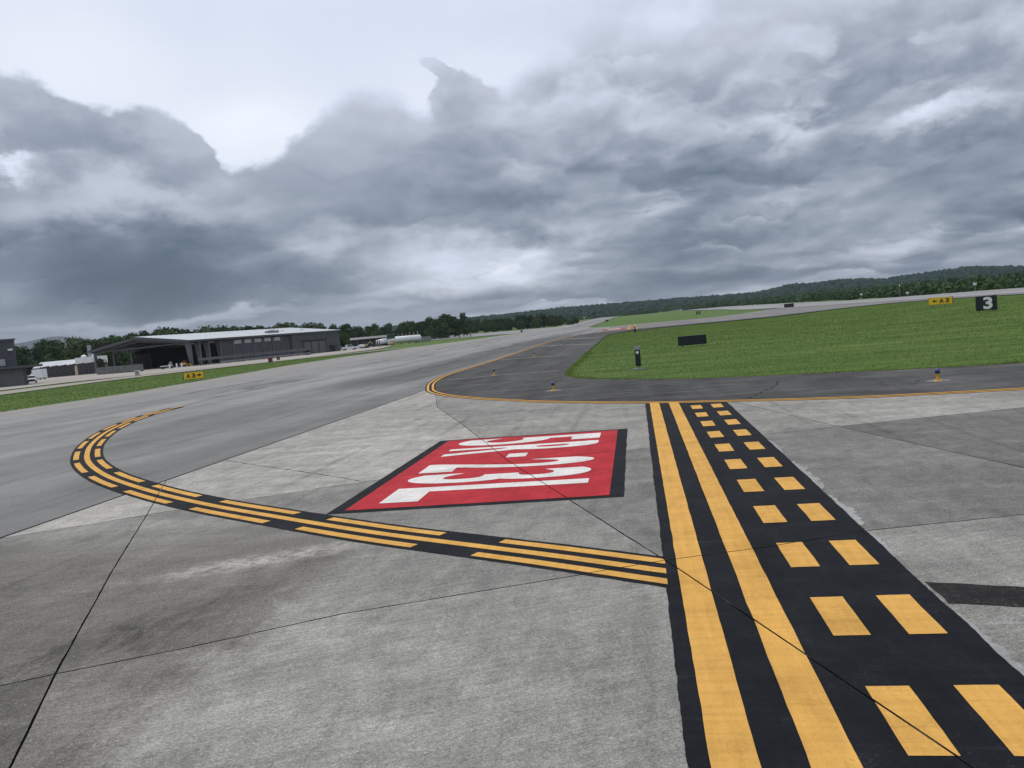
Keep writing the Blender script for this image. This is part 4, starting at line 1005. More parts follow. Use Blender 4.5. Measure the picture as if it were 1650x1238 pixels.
for _ in range(520):       # belt at the foot of the hills, just beyond the runway
    a = rng.uniform(-5.46, A1); d = rng.uniform(1000, 1120)
    if a < 3.43: d += 350
    x, y = pol(a, d); add_leafy(x, y, zt(x, y) - 1.0, rng.uniform(4, 8), rng.uniform(6, 10) * (0.75 if a < -1.08 else 1.0))
for _ in range(1900):      # scrub and low trees right behind the runway
    v_ = 40 + 1500 * rng.uniform(0, 1) ** 1.4; u_ = rng.uniform(126, 235)
    add_leafy(u_, v_, zt(u_, v_) - 0.8, rng.uniform(2.4, 5.0), rng.uniform(2.2, 4.2) + (u_ - 126) * 0.022 + min(v_, 700) * 0.003)
flush('woodland', M['wood'], 'lighter green woodland belt between the runway and the dark hills')

# ------------------------------------------------------------------ main hangar
HL, HW, HE, HR = 68.0, 52.0, 8.2, 11.0
hg = thing('hangar', 'long charcoal hangar with white roof and an open gabled bay at its left end', 'building', (-140.2, 218.7, 0.0), math.atan2(.9372, .3488))
hy = HW / 2
roof_p = [(-0.9, HE - 0.10), (hy, HR), (HW + 0.9, HE - 0.10), (HW + 0.9, HE + 0.25), (hy, HR + 0.38), (-0.9, HE + 0.25)]
rf = MB().prism(roof_p, 0, -1.2, HL + 0.6).build('roof', M['roofw'], hg)
sm = MB()
for k in range(34): 
    x = -0.8 + k * 2.05
    for s0, s1 in (((-0.88, HE + 0.25), (hy, HR + 0.38)), ((HW + 0.88, HE + 0.25), (hy, HR + 0.38))):
        sm.tube((x, s0[0], s0[1] + .02), (x, s1[0], s1[1] + .02), 0.05, n=4)
sm.build('standing_seam', M['roofw'], rf)['kind'] = 'stuff'
fa_ = MB().prism([(-1.0, HE - 0.75), (hy, HR - 0.62), (HW + 1.0, HE - 0.75), (HW + 1.0, HE + 0.20), (hy, HR + 0.33), (-1.0, HE + 0.20)], 0, -1.42, -1.203).build('fascia', M['dgrey'], rf)
MB().box((HL / 2 - 0.3, -1.0, HE - 0.12), (HL + 1.8, 0.22, 0.62)).build('gutter', M['dgrey'], rf)
MB().box((HL / 2 - 0.3, HW + 1.0, HE - 0.12), (HL + 1.8, 0.22, 0.62)).build('gutter', M['dgrey'], rf)
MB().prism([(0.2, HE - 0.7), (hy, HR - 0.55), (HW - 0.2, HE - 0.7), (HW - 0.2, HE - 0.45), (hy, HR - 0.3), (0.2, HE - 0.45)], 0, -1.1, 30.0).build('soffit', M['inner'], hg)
def frame_col(x, y, w0, w1, sgn_, d=0.55, h=HE - 0.4):
    # rigid frame leg, narrow at the foot and deep at the knee
    return MB().prism([(y - 0.4, 0), (y - 0.4 + sgn_ * 0 + 0, h), (y - 0.4 + sgn_ * w1, h), (y - 0.4 + sgn_ * w0, 0)], 0, x - d / 2, x + d / 2)
for x in (0.0, 3.4, 6.9, 11.6): frame_col(x, 0.5, 1.0, 2.6, 1).build('column', M['mgrey'], hg)
for x in (0.0, 7.0, 14.0): MB().box((x, HW - 0.5, (HE - .5) / 2), (0.7, 0.9, HE - .5)).build('column', M['mgrey'], hg)
for x in (0.0, 6.9, 13.8):
    MB().prism([(0.4, HE - 1.9), (8, HE - 0.35), (hy, HR - 1.55), (HW - 8, HE - 0.35), (HW - 0.4, HE - 1.9), (HW - 0.4, HE - 0.72), (hy, HR - 0.58), (0.4, HE - 0.72)], 0, x - 0.25, x + 0.25).build('rafter', M['dgrey'], hg)
MB().box((0.6, hy + 2, HE - 0.6), (0.3, HW - 8, 0.35)).build('tie_beam', M['mgrey'], hg)
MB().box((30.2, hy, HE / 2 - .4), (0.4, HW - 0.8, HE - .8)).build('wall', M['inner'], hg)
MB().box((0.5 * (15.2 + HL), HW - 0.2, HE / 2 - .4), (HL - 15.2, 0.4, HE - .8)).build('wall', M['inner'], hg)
MB().box((0.5 * (11.9 + 42.5), 0.2, HE / 2 - .3), (42.5 - 11.9, 0.4, HE - .6)).build('wall', M['dgrey'], hg)
MB().box((0.5 * (42.5 + HL), -0.1, HE / 2 - .3), (HL - 42.5, 1.0, HE - .6)).build('wall', M['dgrey'], hg)
MB().prism([(0.0, 0), (HW, 0), (HW, HE - .2), (hy, HR - .1), (0, HE - .2)], 0, HL - 0.4, HL).build('end_wall', M['dgrey'], hg)
MB().box((18.4, HW - 0.55, 2.9), (6.2, 0.2, 5.6)).build('side_panel', M['lgrey'], hg)
for k in range(7): MB().box((16.2 + 4.4 * k, -0.08, HE / 2 - .35), (0.34, 0.2, HE - .7)).build('pilaster', M['mgrey'], hg)
for k in range(5):
    fr = MB().box((18.4 + 4.4 * k, -0.05, 6.75), (3.3, 0.12, 1.5)).build('window', M['dgrey'], hg)
    MB().box((18.4 + 4.4 * k, -0.13, 6.75), (3.05, 0.06, 1.26)).build('pane', M['pane'], fr)
for k in range(11): MB().box((43.6 + k * 2.3, -0.63, HE - 1.5), (2.26, 0.06, 2.2)).build('cladding_panel', M['dgrey'], hg)
for k, x in enumerate((50.2, 54.1, 58.0)):
    dr = MB().box((x, -0.66, 2.35), (3.3, 0.12, 4.7)).build('door', M['mgrey'], hg)
    for j in range(4): MB().box((x, -0.73, 0.65 + j * 1.15), (3.1, 0.05, 1.08)).build('panel', M['mgrey'], dr)
for k, x in enumerate((48.1, 52.15, 56.05, 60.0)): MB().box((x, -0.72, 2.5), (0.5, 0.26, 5.0)).build('door_post', M['dgrey'], hg)
MB().box((54.0, -0.74, 5.15), (13.0, 0.3, 0.5)).build('door_head', M['blackm'], hg)
op = MB().box((63.6, -0.9, 2.35), (3.4, 0.9, 0.5)).build('awning', M['blackm'], hg)
MB().box((63.6, -0.62, 1.2), (2.8, 0.1, 1.9)).build('opening_shade_panel', M['inner'], hg)  # small opening under the awning: dark panel, its shade put into the colour
for x, hh in ((37.6, 0.9), (39.6, 1.2), (41.8, 0.8)): MB().box((x, 6.0, HE + 1.3), (1.3, 1.4, hh)).build('roof_vent', M['steel'], hg)
for k in range(7): MB().tube((37 + k * 0.8, 5.0, HE + .7), (37 + k * 0.8, 5.0, HE + 2.6), 0.06, n=5).build('mast', M['mgrey'], hg)
MB().lathe([(0.5, 0), (0.7, .5), (0.4, .9)], (48.5, 10, HE + 1.2)).build('roof_vent', M['whitep'], hg)
MB().lathe([(0.5, 0), (0.7, .5), (0.4, .9)], (58.5, 10, HE + 1.2)).build('roof_vent', M['whitep'], hg)
MB().box((HL + 0.05, 3.0, 6.8), (0.25, 1.1, 0.8)).build('wall_lamp', M['lamp'], hg)

def local(rootloc, rz, x, y):
    return (rootloc[0] + x * math.cos(rz) - y * math.sin(rz), rootloc[1] + x * math.sin(rz) + y * math.cos(rz))
HRZ = math.atan2(.9372, .3488); HO = (-140.2, 218.7)
# low walkway canopy in front of the hangar
p = local(HO, HRZ, -8.0, -14.0)
wk = thing('walkway_canopy', 'long low grey canopy on posts in front of the hangar wall', 'canopy', (p[0], p[1], 0), HRZ)
MB().box((22.3, 0, 2.05), (44.6, 2.6, 0.75)).build('roof', M['mgrey'], wk)
for k in range(10): MB().tube((0.6 + k * 4.8, -0.9, 0), (0.6 + k * 4.8, -0.9, 1.7), 0.09, n=8).build('post', M['dgrey'], wk)
for k in range(10): MB().tube((0.6 + k * 4.8, 0.9, 0), (0.6 + k * 4.8, 0.9, 1.7), 0.09, n=8).build('post', M['dgrey'], wk)
MB().box((44.0, -0.5, 0.85), (1.0, 1.6, 1.7)).build('end_cabinet', M['blackm'], wk)
# guard rail along the apron edge
p = local(HO, HRZ, -4.0, -17.5)
gr = thing('guard_rail', 'low grey guard rail below the canopy along the apron edge', 'railing', (p[0], p[1], 0), HRZ)
MB().box((19, 0, 0.75), (38, 0.12, 0.34)).build('rail', M['lgrey'], gr)
for k in range(14): MB().box((0.3 + k * 2.88, 0.1, 0.4), (0.16, 0.16, 0.8)).build('post', M['mgrey'], gr)

# ------------------------------------------------------------------ left building
FB = -42.97
p = pol(FB, 203.0); BRZ = -R(FB) + R(4)
lb = thing('workshop_building', 'grey workshop cut by the left picture edge, tall block behind a low flat roof', 'building', (p[0], p[1], 0), BRZ)
MB().box((-9, 17, 5.3), (24.0, 20, 10.6)).build('tall_block', M['dgrey'], lb)
MB().box((-9, 16.9, 10.75), (24.5, 20.6, 0.35)).build('parapet', M['mgrey'], lb)
wf = MB().box((-8.2, 6.93, 5.6), (19, 0.16, 1.9)).build('window', M['dgrey'], lb)
for k in range(4): MB().box((-14.9 + k * 4.5, 6.82, 5.6), (4.2, 0.1, 1.5)).build('pane', M['pane'], wf)
for x, z in ((-1.0, 7.6), (2.0, 8.4)):
    MB().box((x, 6.75, z), (0.9, 0.5, 0.4)).build('wall_lamp', M['lamp'], lb)
MB().box((-8, 3.2, 2.0), (24.0, 7.2, 4.0)).build('wall', M['dgrey'], lb)
MB().box((-11.5, -0.44, 1.7), (11.0, 0.1, 3.3)).build('bay_shade_panel', M['inner'], lb)  # flat dark panel on the solid wall, coloured as the shaded inside of a bay
for k in range(4): MB().box((-4.4 + k * 2.2, -0.47, 1.9), (2.16, 0.08, 3.7)).build('wall_panel', M['mgrey'], lb)
MB().box((-7, 2.8, 4.25), (28.0, 10.2, 0.5)).build('flat_roof', M['dgrey'], lb)

# ------------------------------------------------------------------ yard behind the left building
def at(a, d): x, y = pol(a, d); return (x, y, zt(x, y) + 0.02)
p0 = Vector(at(-41.07, 330)); p1 = Vector(at(-38.06, 318)); fd = (p1 - p0); fl_ = fd.length; frz = math.atan2(fd.y, fd.x)
yf = thing('yard_fence', 'long dark panelled yard fence between the white truck and the open hangar', 'fence', p0, frz)
npn = 18
for k in range(npn):
    w_ = fl_ / npn; MB().box((w_ * (k + 0.5), 0.0, 2.1), (w_ - 0.12, 0.12, 4.1 + 0.25 * (k % 3))).build('fence_panel', M['brown'], yf)
for k in range(npn + 1): MB().box((fl_ / npn * k, -0.1, 2.2), (0.2, 0.24, 4.4)).build('fence_post', M['dgrey'], yf)
tag(MB().box((0, 0, 1.7), (0.7, 0.5, 3.4)).tube((0, 0, 3.4), (0, 0, 3.8), 0.2).build('marker_pillar', M['beige'], None, loc=at(-39.11, 314)), 'pale beige upright pillar standing against the dark yard fence', 'pillar')
p0 = Vector(at(-41.41, 372)); p1 = Vector(at(-38.13, 352)); fd = (p1 - p0); fl_ = fd.length; frz = math.atan2(fd.y, fd.x)
ws = thing('white_shed', 'low building with bright white roof showing above the dark yard fence', 'building', p0, frz)
MB().box((fl_ / 2, 4, 2.0), (fl_, 8, 4.0)).build('wall', M['mgrey'], ws)
MB().prism([(-0.4, 4.0), (4, 6.0), (8.4, 4.0), (8.4, 4.3), (4, 6.4), (-0.4, 4.3)], 0, -0.5, fl_ * 0.70).build('roof', M['roofw'], ws)
MB().box((fl_ * 0.86, 4, 5.3), (fl_ * 0.28, 8.5, 3.1)).build('roof_house', M['whitep'], ws)
MB().lathe([(0.75, 0), (0.75, 4.6), (0.85, 4.65), (0.85, 4.9)], (fl_ * 0.845, 4, 6.7)).build('chimney', M['steel'], ws)
MB().lathe([(1.1, 0), (1.1, .5), (0.3, 1.0)], (fl_ * 0.77, 3, 6.85)).build('vent_cowl', M['whitep'], ws)
MB().lathe([(1.1, 0), (1.1, .5), (0.3, 1.0)], (fl_ * 0.95, 3, 6.85)).build('vent_cowl', M['whitep'], ws)

# block wall and shrub in front of the open bay
p0 = Vector(at(-37.91, 268)); p1 = Vector(at(-35.20, 250)); fd = p1 - p0; fl_ = fd.length; frz = math.atan2(fd.y, fd.x)
bw = thing('block_wall', 'low grey block wall in front of the open hangar bay', 'wall', p0, frz)
nbw = 9
for k in range(nbw): MB().box((fl_ / nbw * (k + .5), 0, 1.05), (fl_ / nbw - 0.05, 0.35, 2.1)).build('wall_panel', M['cwall'], bw, bevel=0.02)
MB().box((fl_ / 2, 0, 2.16), (fl_ + 0.1, 0.5, 0.14)).build('coping', M['lgrey'], bw)
sb = thing('shrub', 'bright green shrub seen through the open hangar bay behind the block wall', 'shrub', at(-37.69, 345), 0)
cm = crown_mesh('foliage', 301, 5.6, 6.2, 14, 0.32, 80); cm.materials.append(M['leaf2']); meshobj('foliage', cm, None, sb)
MB().tube((0, 0, 0), (0, 0, 2.5), 0.15, 0.08).build('stem', M['bark'], sb)

# ------------------------------------------------------------------ vehicles
def wheel(mb_parent, x, y, r=0.38, wd=0.26):
    wl = MB().tube((x, y - wd / 2, r), (x, y + wd / 2, r), r, n=16).build('wheel', M['rubber'], mb_parent)
    MB().tube((x, y - wd / 2 - 0.01, r), (x, y + wd / 2 + 0.01, r), r * 0.55, n=10).build('rim', M['steel'], wl)
def pickup(label, loc, rz, sc=1.0, name='pickup_truck'):
    t = thing(name, label, 'pickup truck', loc, rz); t.scale = (sc,) * 3
    body = [(-2.7, 0.45), (2.75, 0.45), (2.8, 0.75), (2.72, 1.08), (1.25, 1.2), (0.95, 1.22), (-2.75, 1.22)]
    MB().prism(body, 1, -0.95, 0.95).build('body', M['whitep'], t, bevel=0.05)
    cab = [(1.3, 1.2), (0.55, 1.88), (-0.95, 1.9), (-1.15, 1.2)]
    MB().prism(cab, 1, -0.84, 0.84).build('cab', M['whitep'], t, bevel=0.06)
    MB().prism([(1.24, 1.27), (0.62, 1.82), (0.58, 1.82), (1.2, 1.27)], 1, -0.74, 0.74).build('windscreen', M['glass'], t)
    for y in (-0.855, 0.855): MB().prism([(0.95, 1.26), (0.5, 1.78), (-0.85, 1.8), (-0.98, 1.26)], 1, y - 0.01, y + 0.01).build('side_window', M['glass'], t)
    MB().box((2.79, 0, 0.82), (0.08, 1.3, 0.3)).build('grille', M['blackm'], t)
    MB().box((2.82, 0, 0.55), (0.16, 1.9, 0.2)).build('bumper', M['blackm'], t)
    for y in (-0.78, 0.78): MB().box((2.78, y, 0.86), (0.08, 0.3, 0.2)).build('headlight', M['lamp'], t)
    for y in (-0.98, 0.98): MB().box((0.9, y + math.copysign(0.1, y), 1.3), (0.12, 0.2, 0.2)).build('mirror', M['blackm'], t)
    for x in (-1.7, 1.75):
        for y in (-0.84, 0.84): wheel(t, x, y)
    return t
pickup('white pickup truck parked nose out beside the grey workshop', at(-41.63, 226), R(-92) - R(-41.61), 1.05)
bt = thing('box_truck', 'white box truck with high cargo body behind the pickup by the yard fence', 'truck', at(-41.26, 292), R(90) - R(-41.27) + R(32)); bt.scale = (.74, .74, .74)
MB().box((-1.2, 0, 2.75), (6.8, 2.5, 3.9)).build('cargo_box', M['whitep'], bt, bevel=0.05)
MB().prism([(2.35, 0.7), (4.4, 0.7), (4.45, 1.6), (4.0, 2.0), (3.6, 3.0), (2.35, 3.1)], 1, -1.15, 1.15).build('cab', M['whitep'], bt, bevel=0.06)
MB().prism([(4.05, 2.0), (3.68, 2.9), (3.72, 2.9), (4.1, 2.0)], 1, -1.0, 1.0).build('windscreen', M['glass'], bt)
MB().box((0, 0, 0.7), (8.4, 0.9, 0.25)).build('chassis', M['blackm'], bt)
for x in (-2.8, 3.3):
    for y in (-1.0, 1.0): wheel(bt, x, y, 0.5, 0.32)
wt = pickup('white pickup truck parked past the right end of the hangar', at(-21.32, 312), R(40), 1.15)

ld = thing('wheel_loader', 'yellow and red wheel loader parked in the dark hangar bay', 'loader', at(-32.56, 264), R(20)); ld.scale = (.72, .72, .72)
MB().prism([(-2.2, 0.9), (0.6, 0.9), (0.6, 1.7), (-0.4, 1.9), (-2.2, 1.7)], 1, -0.9, 0.9).build('body', M['yel'], ld, bevel=0.06)
MB().box((-0.3, 0, 2.35), (1.3, 1.5, 1.1)).build('cab', M['redp'], ld, bevel=0.05)
MB().box((-0.3, -0.77, 2.4), (1.0, 0.05, 0.7)).build('side_window', M['glass'], ld)
for y in (-0.6, 0.6): MB().tube((0.4, y, 1.6), (2.4, y, 0.8), 0.14).build('lift_arm', M['yel'], ld)
MB().prism([(2.3, 0.2), (3.3, 0.15), (2.7, 0.5), (2.5, 1.2), (2.25, 1.2)], 1, -1.2, 1.2).build('bucket', M['yel'], ld)
for x in (-1.5, 1.0):
    for y in (-0.95, 0.95): wheel(ld, x, y, 0.72, 0.5)
tg = thing('tow_cart', 'small white flat tow cart standing at the front of the hangar bay', 'cart', at(-33.74, 252), R(8))
MB().box((0, 0, 0.95), (3.4, 1.4, 0.22)).build('deck', M['whitep'], tg, bevel=0.03)
MB().box((1.35, 0, 1.6), (0.5, 1.0, 1.1)).build('pedestal', M['lgrey'], tg)
for x in (-1.2, 1.2):
    for y in (-0.6, 0.6): wheel(tg, x, y, 0.36, 0.2)
for i, (px, d, lb_) in enumerate(((-33.55, 246, 'white bollard just right of the tow cart'), (-33.10, 248, 'white bollard between the tow cart and the loader'), (-32.78, 246, 'white bollard in front of the yellow loader'))):
    b_ = thing('bollard', lb_, 'bollard', at(px, d), 0, 'white bollards in front of the hangar bay')
    MB().lathe([(0.24, 0), (0.24, 1.35), (0.18, 1.5)], n=10).build('post', M['whitep'], b_); MB().lathe([(0.3, 0), (0.3, .08)], n=10).build('base_plate', M['steel'], b_)

cb = thing('utility_cabinet', 'pale utility cabinet on legs in the grass beside the service road', 'cabinet', at(-35.56, 176), R(12))
MB().box((0, 0, 0.72), (0.95, 0.6, 0.95)).build('housing', M['whitep'], cb, bevel=0.03)
MB().box((0, -0.31, 0.72), (0.8, 0.03, 0.8)).build('door', M['lgrey'], cb)
for x in (-0.36, 0.36): MB().box((x, 0, 0.13), (0.1, 0.4, 0.28)).build('leg', M['steel'], cb)
for i, (px, d, s_, lb_) in enumerate(((-26.93, 178, 1.0, 'dark red square sign at the grass edge in front of the canopy'), (-26.37, 205, 0.85, 'smaller red sign farther back, right of the dark red one'))):
    r_ = thing('small_sign', lb_, 'sign', at(px, d), R(14), 'red signs in front of the hangar'); r_.scale = (s_,) * 3
    MB().box((0.2, 0, 0.72), (0.55, 0.16, 0.9)).build('panel', M['redp'], r_); MB().box((-0.28, 0.02, 0.72), (0.38, 0.2, 0.9)).build('side_panel', M['blackm'], r_)
    for x in (-0.2, 0.2): MB().tube((x, 0, 0), (x, 0, 0.3), 0.04, n=6).build('leg', M['steel'], r_)

# long shed, machinery and fuel tanks right of the hangar
p0 = Vector(at(-21.15, 385)); p1 = Vector(at(-18.43, 385)); fd = p1 - p0; fl_ = fd.length; frz = math.atan2(fd.y, fd.x)
ls = thing('open_shed', 'long low dark shed right of the hangar in front of the trees', 'building', p0, frz)
MB().box((fl_ / 2, 3, 1.9), (fl_, 6, 3.8)).build('wall', M['inner'], ls)
MB().prism([(-0.6, 3.8), (3, 4.8), (6.6, 4.6), (6.6, 4.9), (3, 5.2), (-0.6, 4.2)], 0, -0.5, fl_ + 0.5).build('roof', M['dgrey'], ls)
for k in range(7): MB().box((fl_ / 6 * k, -0.15, 1.9), (0.3, 0.3, 3.8)).build('post', M['mgrey'], ls)
ex = thing('skid_excavator', 'pale tan excavator with raised boom parked by the long shed', 'excavator', at(-20.15, 332), R(15))
MB().box((0, 0, 0.45), (3.0, 2.2, 0.8)).build('track', M['rubber'], ex, bevel=0.15)
MB().box((-0.3, 0, 1.35), (2.4, 1.9, 0.9)).build('body', M['tan'], ex, bevel=0.08)
MB().box((0.5, 0.5, 2.2), (1.0, 0.9, 1.2)).build('cab', M['glass'], ex, bevel=0.05)
MB().tube((0.9, -0.3, 1.5), (2.3, -0.3, 2.7), 0.17).tube((2.3, -0.3, 2.7), (3.3, -0.3, 1.2), 0.14).build('boom', M['tan'], ex)
MB().prism([(3.1, 0.8), (3.6, 0.9), (3.5, 1.4), (3.1, 1.4)], 1, -0.7, 0.1).build('bucket', M['blackm'], ex)
bo = thing('covered_trailer', 'white tarpaulin covered trailer left of the tan excavator', 'trailer', at(-20.47, 330), R(15))
MB().prism([(-1.6, .6), (1.6, .6), (1.3, 1.6), (0, 1.9), (-1.3, 1.5)], 1, -0.9, 0.9).build('cover', M['whitep'], bo, bevel=0.1)
for y in (-0.9, 0.9): wheel(bo, -0.2, y, 0.36, 0.2)
for i, px in enumerate((-19.57, -19.41, -19.25, -19.09)):
    pw_ = ('leftmost dark post of the row, beside the tan excavator', 'second dark grey post from the tan excavator in the fuel yard row', 'third dark post of the row, second from the white tanker', 'last dark grey post of the row, beside the white tanker truck')[i]
    b_ = thing('gate_post', pw_, 'post', at(px, 336), 0, 'dark posts by the fuel yard')
    MB().box((0, 0, 1.4), (0.35, 0.35, 2.8)).build('shaft', M['mgrey' if i % 2 else 'blackm'], b_); MB().box((0, 0, 2.85), (0.42, 0.42, 0.12)).build('cap', M['lgrey'], b_)
fu = thing('fuel_truck', 'white tanker truck with dark green cab cover beside the fuel yard', 'truck', at(-18.61, 350), R(16))
MB().tube((-4.4, 0, 1.9), (0.6, 0, 2.5), 1.15, 1.25, 18).build('tank', M['whitep'], fu, True)
MB().prism([(0.7, 0.7), (3.2, 0.7), (3.2, 1.8), (2.6, 3.0), (0.7, 3.0)], 1, -1.15, 1.15).build('cab', M['whitep'], fu, bevel=0.06)
MB().box((2.3, -0.1, 4.1), (3.6, 2.5, 2.0)).build('canvas_cover', M['green'], fu, bevel=0.08)
MB().box((2.3, -0.1, 5.15), (3.8, 2.7, 0.14)).build('cover_rim', M['lgrey'], fu)
MB().box((-0.6, 0, 0.75), (8.2, 0.9, 0.25)).build('chassis', M['blackm'], fu)
for x in (-3.4, -2.2, 2.2):
    for y in (-1.0, 1.0): wheel(fu, x, y, 0.5, 0.3)
ya = thing('yellow_frame', 'yellow steel pipe frame between the tanker truck and the white tank', 'pipe frame', at(-18.15, 348), R(16))
for x in (-1.3, 0, 1.3): MB().tube((x, 0, 0), (x, 0, 2.1), 0.13, n=8).build('post', M['yel'], ya)
for z in (0.9, 2.0): MB().tube((-1.5, 0, z), (1.5, 0, z), 0.12, n=8).build('rail', M['yel'], ya)
tk = thing('fuel_tank', 'long white horizontal fuel tank lying in front of the trees', 'tank', at(-17.24, 372), R(12))
MB().lathe([(0.2, -8.0), (1.1, -7.8), (1.6, -7.3), (1.6, 7.3), (1.1, 7.8), (0.2, 8.0)], n=20).build('shell', M['whitep'], tk, True)
sh_ = tk.children[0]; sh_.rotation_euler = (0, R(90), 0); sh_.location = (0, 0, 2.3)
for x in (-5.5, -1.8, 1.8, 5.5): MB().box((x, 0, 0.55), (0.5, 2.4, 1.1)).build('saddle', M['cwall'], tk)
for k in range(8): MB().tube((-6.6 + k * 1.85, 0, 3.85), (-6.6 + k * 1.85, 0, 5.2 + 0.3 * (k % 2)), 0.12, n=6).build('vent_pipe', M['beige'], tk)
p0 = Vector(at(-16.36, 385)); p1 = Vector(at(-15.30, 395)); fd = p1 - p0; fl_ = fd.length; frz = math.atan2(fd.y, fd.x)
ct = thing('storage_container', 'light grey storage container with corrugated sides right of the fuel tank', 'container', p0, frz)
MB().box((fl_ / 2, 1.2, 1.35), (fl_, 2.4, 2.7)).build('box', M['lgrey'], ct)
for k in range(9): MB().box((fl_ / 9 * (k + .5), -0.05, 1.35), (fl_ / 18, 0.1, 2.4)).build('corrugation', M['lgrey'], ct)

# ------------------------------------------------------------------ airfield signs
def on_face(ch, mat, parent, cx, cz, w_, h_, y, bold=0.045, name='legend'):
    me, x0, x1, y0, y1 = text_mesh(ch, bold)
    for v in me.vertices:
        v.co = Vector((cx + ((v.co.x - x0) / (x1 - x0) - 0.5) * w_, y, cz + ((v.co.y - y0) / (y1 - y0) - 0.5) * h_))
    me.materials.clear(); o = meshobj(name, me, mat, parent); o['label'] = 'character ' + ch; return o
def arrow(parent, cx, cz, w_, y, sgn_, mat):
    p_ = [(-w_ / 2, -0.07), (w_ * 0.0, -0.07), (w_ * 0.0, -0.22), (w_ / 2, 0), (w_ * 0.0, 0.22), (w_ * 0.0, 0.07), (-w_ / 2, 0.07)]
    p_ = [(cx + sgn_ * a, cz + b) for a, b in p_]
    me = bpy.data.meshes.new('arrow'); me.from_pydata([(a, y, b) for a, b in p_], [], [tuple(range(7))]); meshobj('arrow', me, mat, parent)
def sign_case(t, w_, h_, z0, face, case, dpt=0.3, legs=2):
    c = MB().box((0, 0, z0 + h_ / 2), (w_, dpt, h_)).build('case', case, t, bevel=0.015)
    f = MB().box((0, -dpt / 2 - 0.012, z0 + h_ / 2), (w_ - 0.07, 0.02, h_ - 0.07)).build('face', face, t)
    for x in ([-w_ * 0.36, w_ * 0.36] if legs == 2 else [-w_ * .38, 0, w_ * .38]):
        lg = MB().tube((x, 0, -0.1), (x, 0, z0 + 0.02), 0.04, n=8).build('leg', M['steel'], t)
        MB().lathe([(0.09, 0), (0.09, 0.03)], (x, 0, 0.02), n=10).build('foot_plate', M['steel'], lg)
def face_to(x, y): return math.atan2(CU - x, -(CV - y)) 
p = at(-32.13, 101)
s1 = thing('direction_sign', 'yellow taxiway sign reading A3 with right arrow, on the left grass strip', 'sign', p, -R(-32.13) + R(10))
sign_case(s1, 2.30, 0.88, 0.22, M['signy'], M['signk'], 0.34)
on_face('A', M['signk'], s1, -0.60, 0.66, 0.48, 0.54, -0.197); on_face('3', M['signk'], s1, 0.0, 0.66, 0.40, 0.54, -0.197)
arrow(s1, 0.62, 0.66, 0.6, -0.197, 1, M['signk'])
p = at(20.09, 124)
s2 = thing('direction_sign', 'yellow taxiway sign reading A3 with left arrow, beside the runway on the right', 'sign', p, -R(20.09) - R(12))
sign_case(s2, 3.05, 1.02, 0.26, M['signy'], M['signk'], 0.36)
on_face('A', M['signk'], s2, 0.14, 0.78, 0.58, 0.62, -0.21); on_face('3', M['signk'], s2, 0.86, 0.78, 0.48, 0.62, -0.21)
arrow(s2, -0.72, 0.78, 0.7, -0.21, -1, M['signk'])
p = at(22.60, 92)
s3 = thing('distance_sign', 'square black runway distance sign with a large white 3', 'sign', p, -R(22.60) + R(4))
sign_case(s3, 1.86, 1.50, 0.12, M['signk'], M['signk'], 0.4)
on_face('3', M['signw'], s3, 0.12, 0.87, 0.80, 1.24, -0.23, 0.035)
p = at(3.96, 67)
s4 = thing('sign_back', 'plain black back of a sign standing in the island grass', 'sign', p, -R(3.96) + R(8))
sign_case(s4, 2.38, 0.80, 0.10, M['signk'], M['blackm'], 0.25)
p = at(10.76, 300)
s5 = thing('sign_back', 'small black sign back standing in the grass by the far connector', 'sign', p, -R(10.76))
sign_case(s5, 3.4, 1.35, 0.35, M['signk'], M['blackm'], 0.4)

# runway guard posts with light heads
def light_post(label, loc, sc=1.0):
    t = thing('light_post', label, 'light post', loc, -R(0.15) + R(5)); t.scale = (sc,) * 3
    MB().box((0, 0, 0.64), (0.30, 0.24, 0.92)).build('post', M['postblk'], t, bevel=0.02)
    hd = MB().box((0, 0, 1.21), (0.33, 0.28, 0.21)).build('lamp_head', M['lgrey'], t, bevel=0.02)
    MB().box((0, -0.145, 1.22), (0.26, 0.02, 0.09)).build('lens', M['pane'], hd)
    MB().tube((-0.02, -0.115, 0.98), (-0.02, -0.15, 0.98), 0.085, n=14).build('round_lamp', M['lamp'], t)
    MB().tube((0.03, 0, -0.05), (0.03, 0, 0.2), 0.05, n=8).build('stub_leg', M['steel'], t)
    MB().lathe([(0.42, -0.03), (0.42, 0.02), (0.38, 0.035)], n=20).build('base_pad', M['cwall'], t)
    return t
x, y = -0.29, 38.6
light_post('black light post with pale head on a pad in the near island grass', (x, y, zt(x, y) - 0.02), 0.97)
x, y = pol(-0.10, 138)
l2 = light_post('black post with orange lamp at the far corner of the island grass', (x, y, zt(x, y) - 0.02), 1.0)
for ch in l2.children:
    if ch.name.startswith('lamp_head'): ch.data = ch.data.copy(); ch.data.materials[0] = M['postblk']
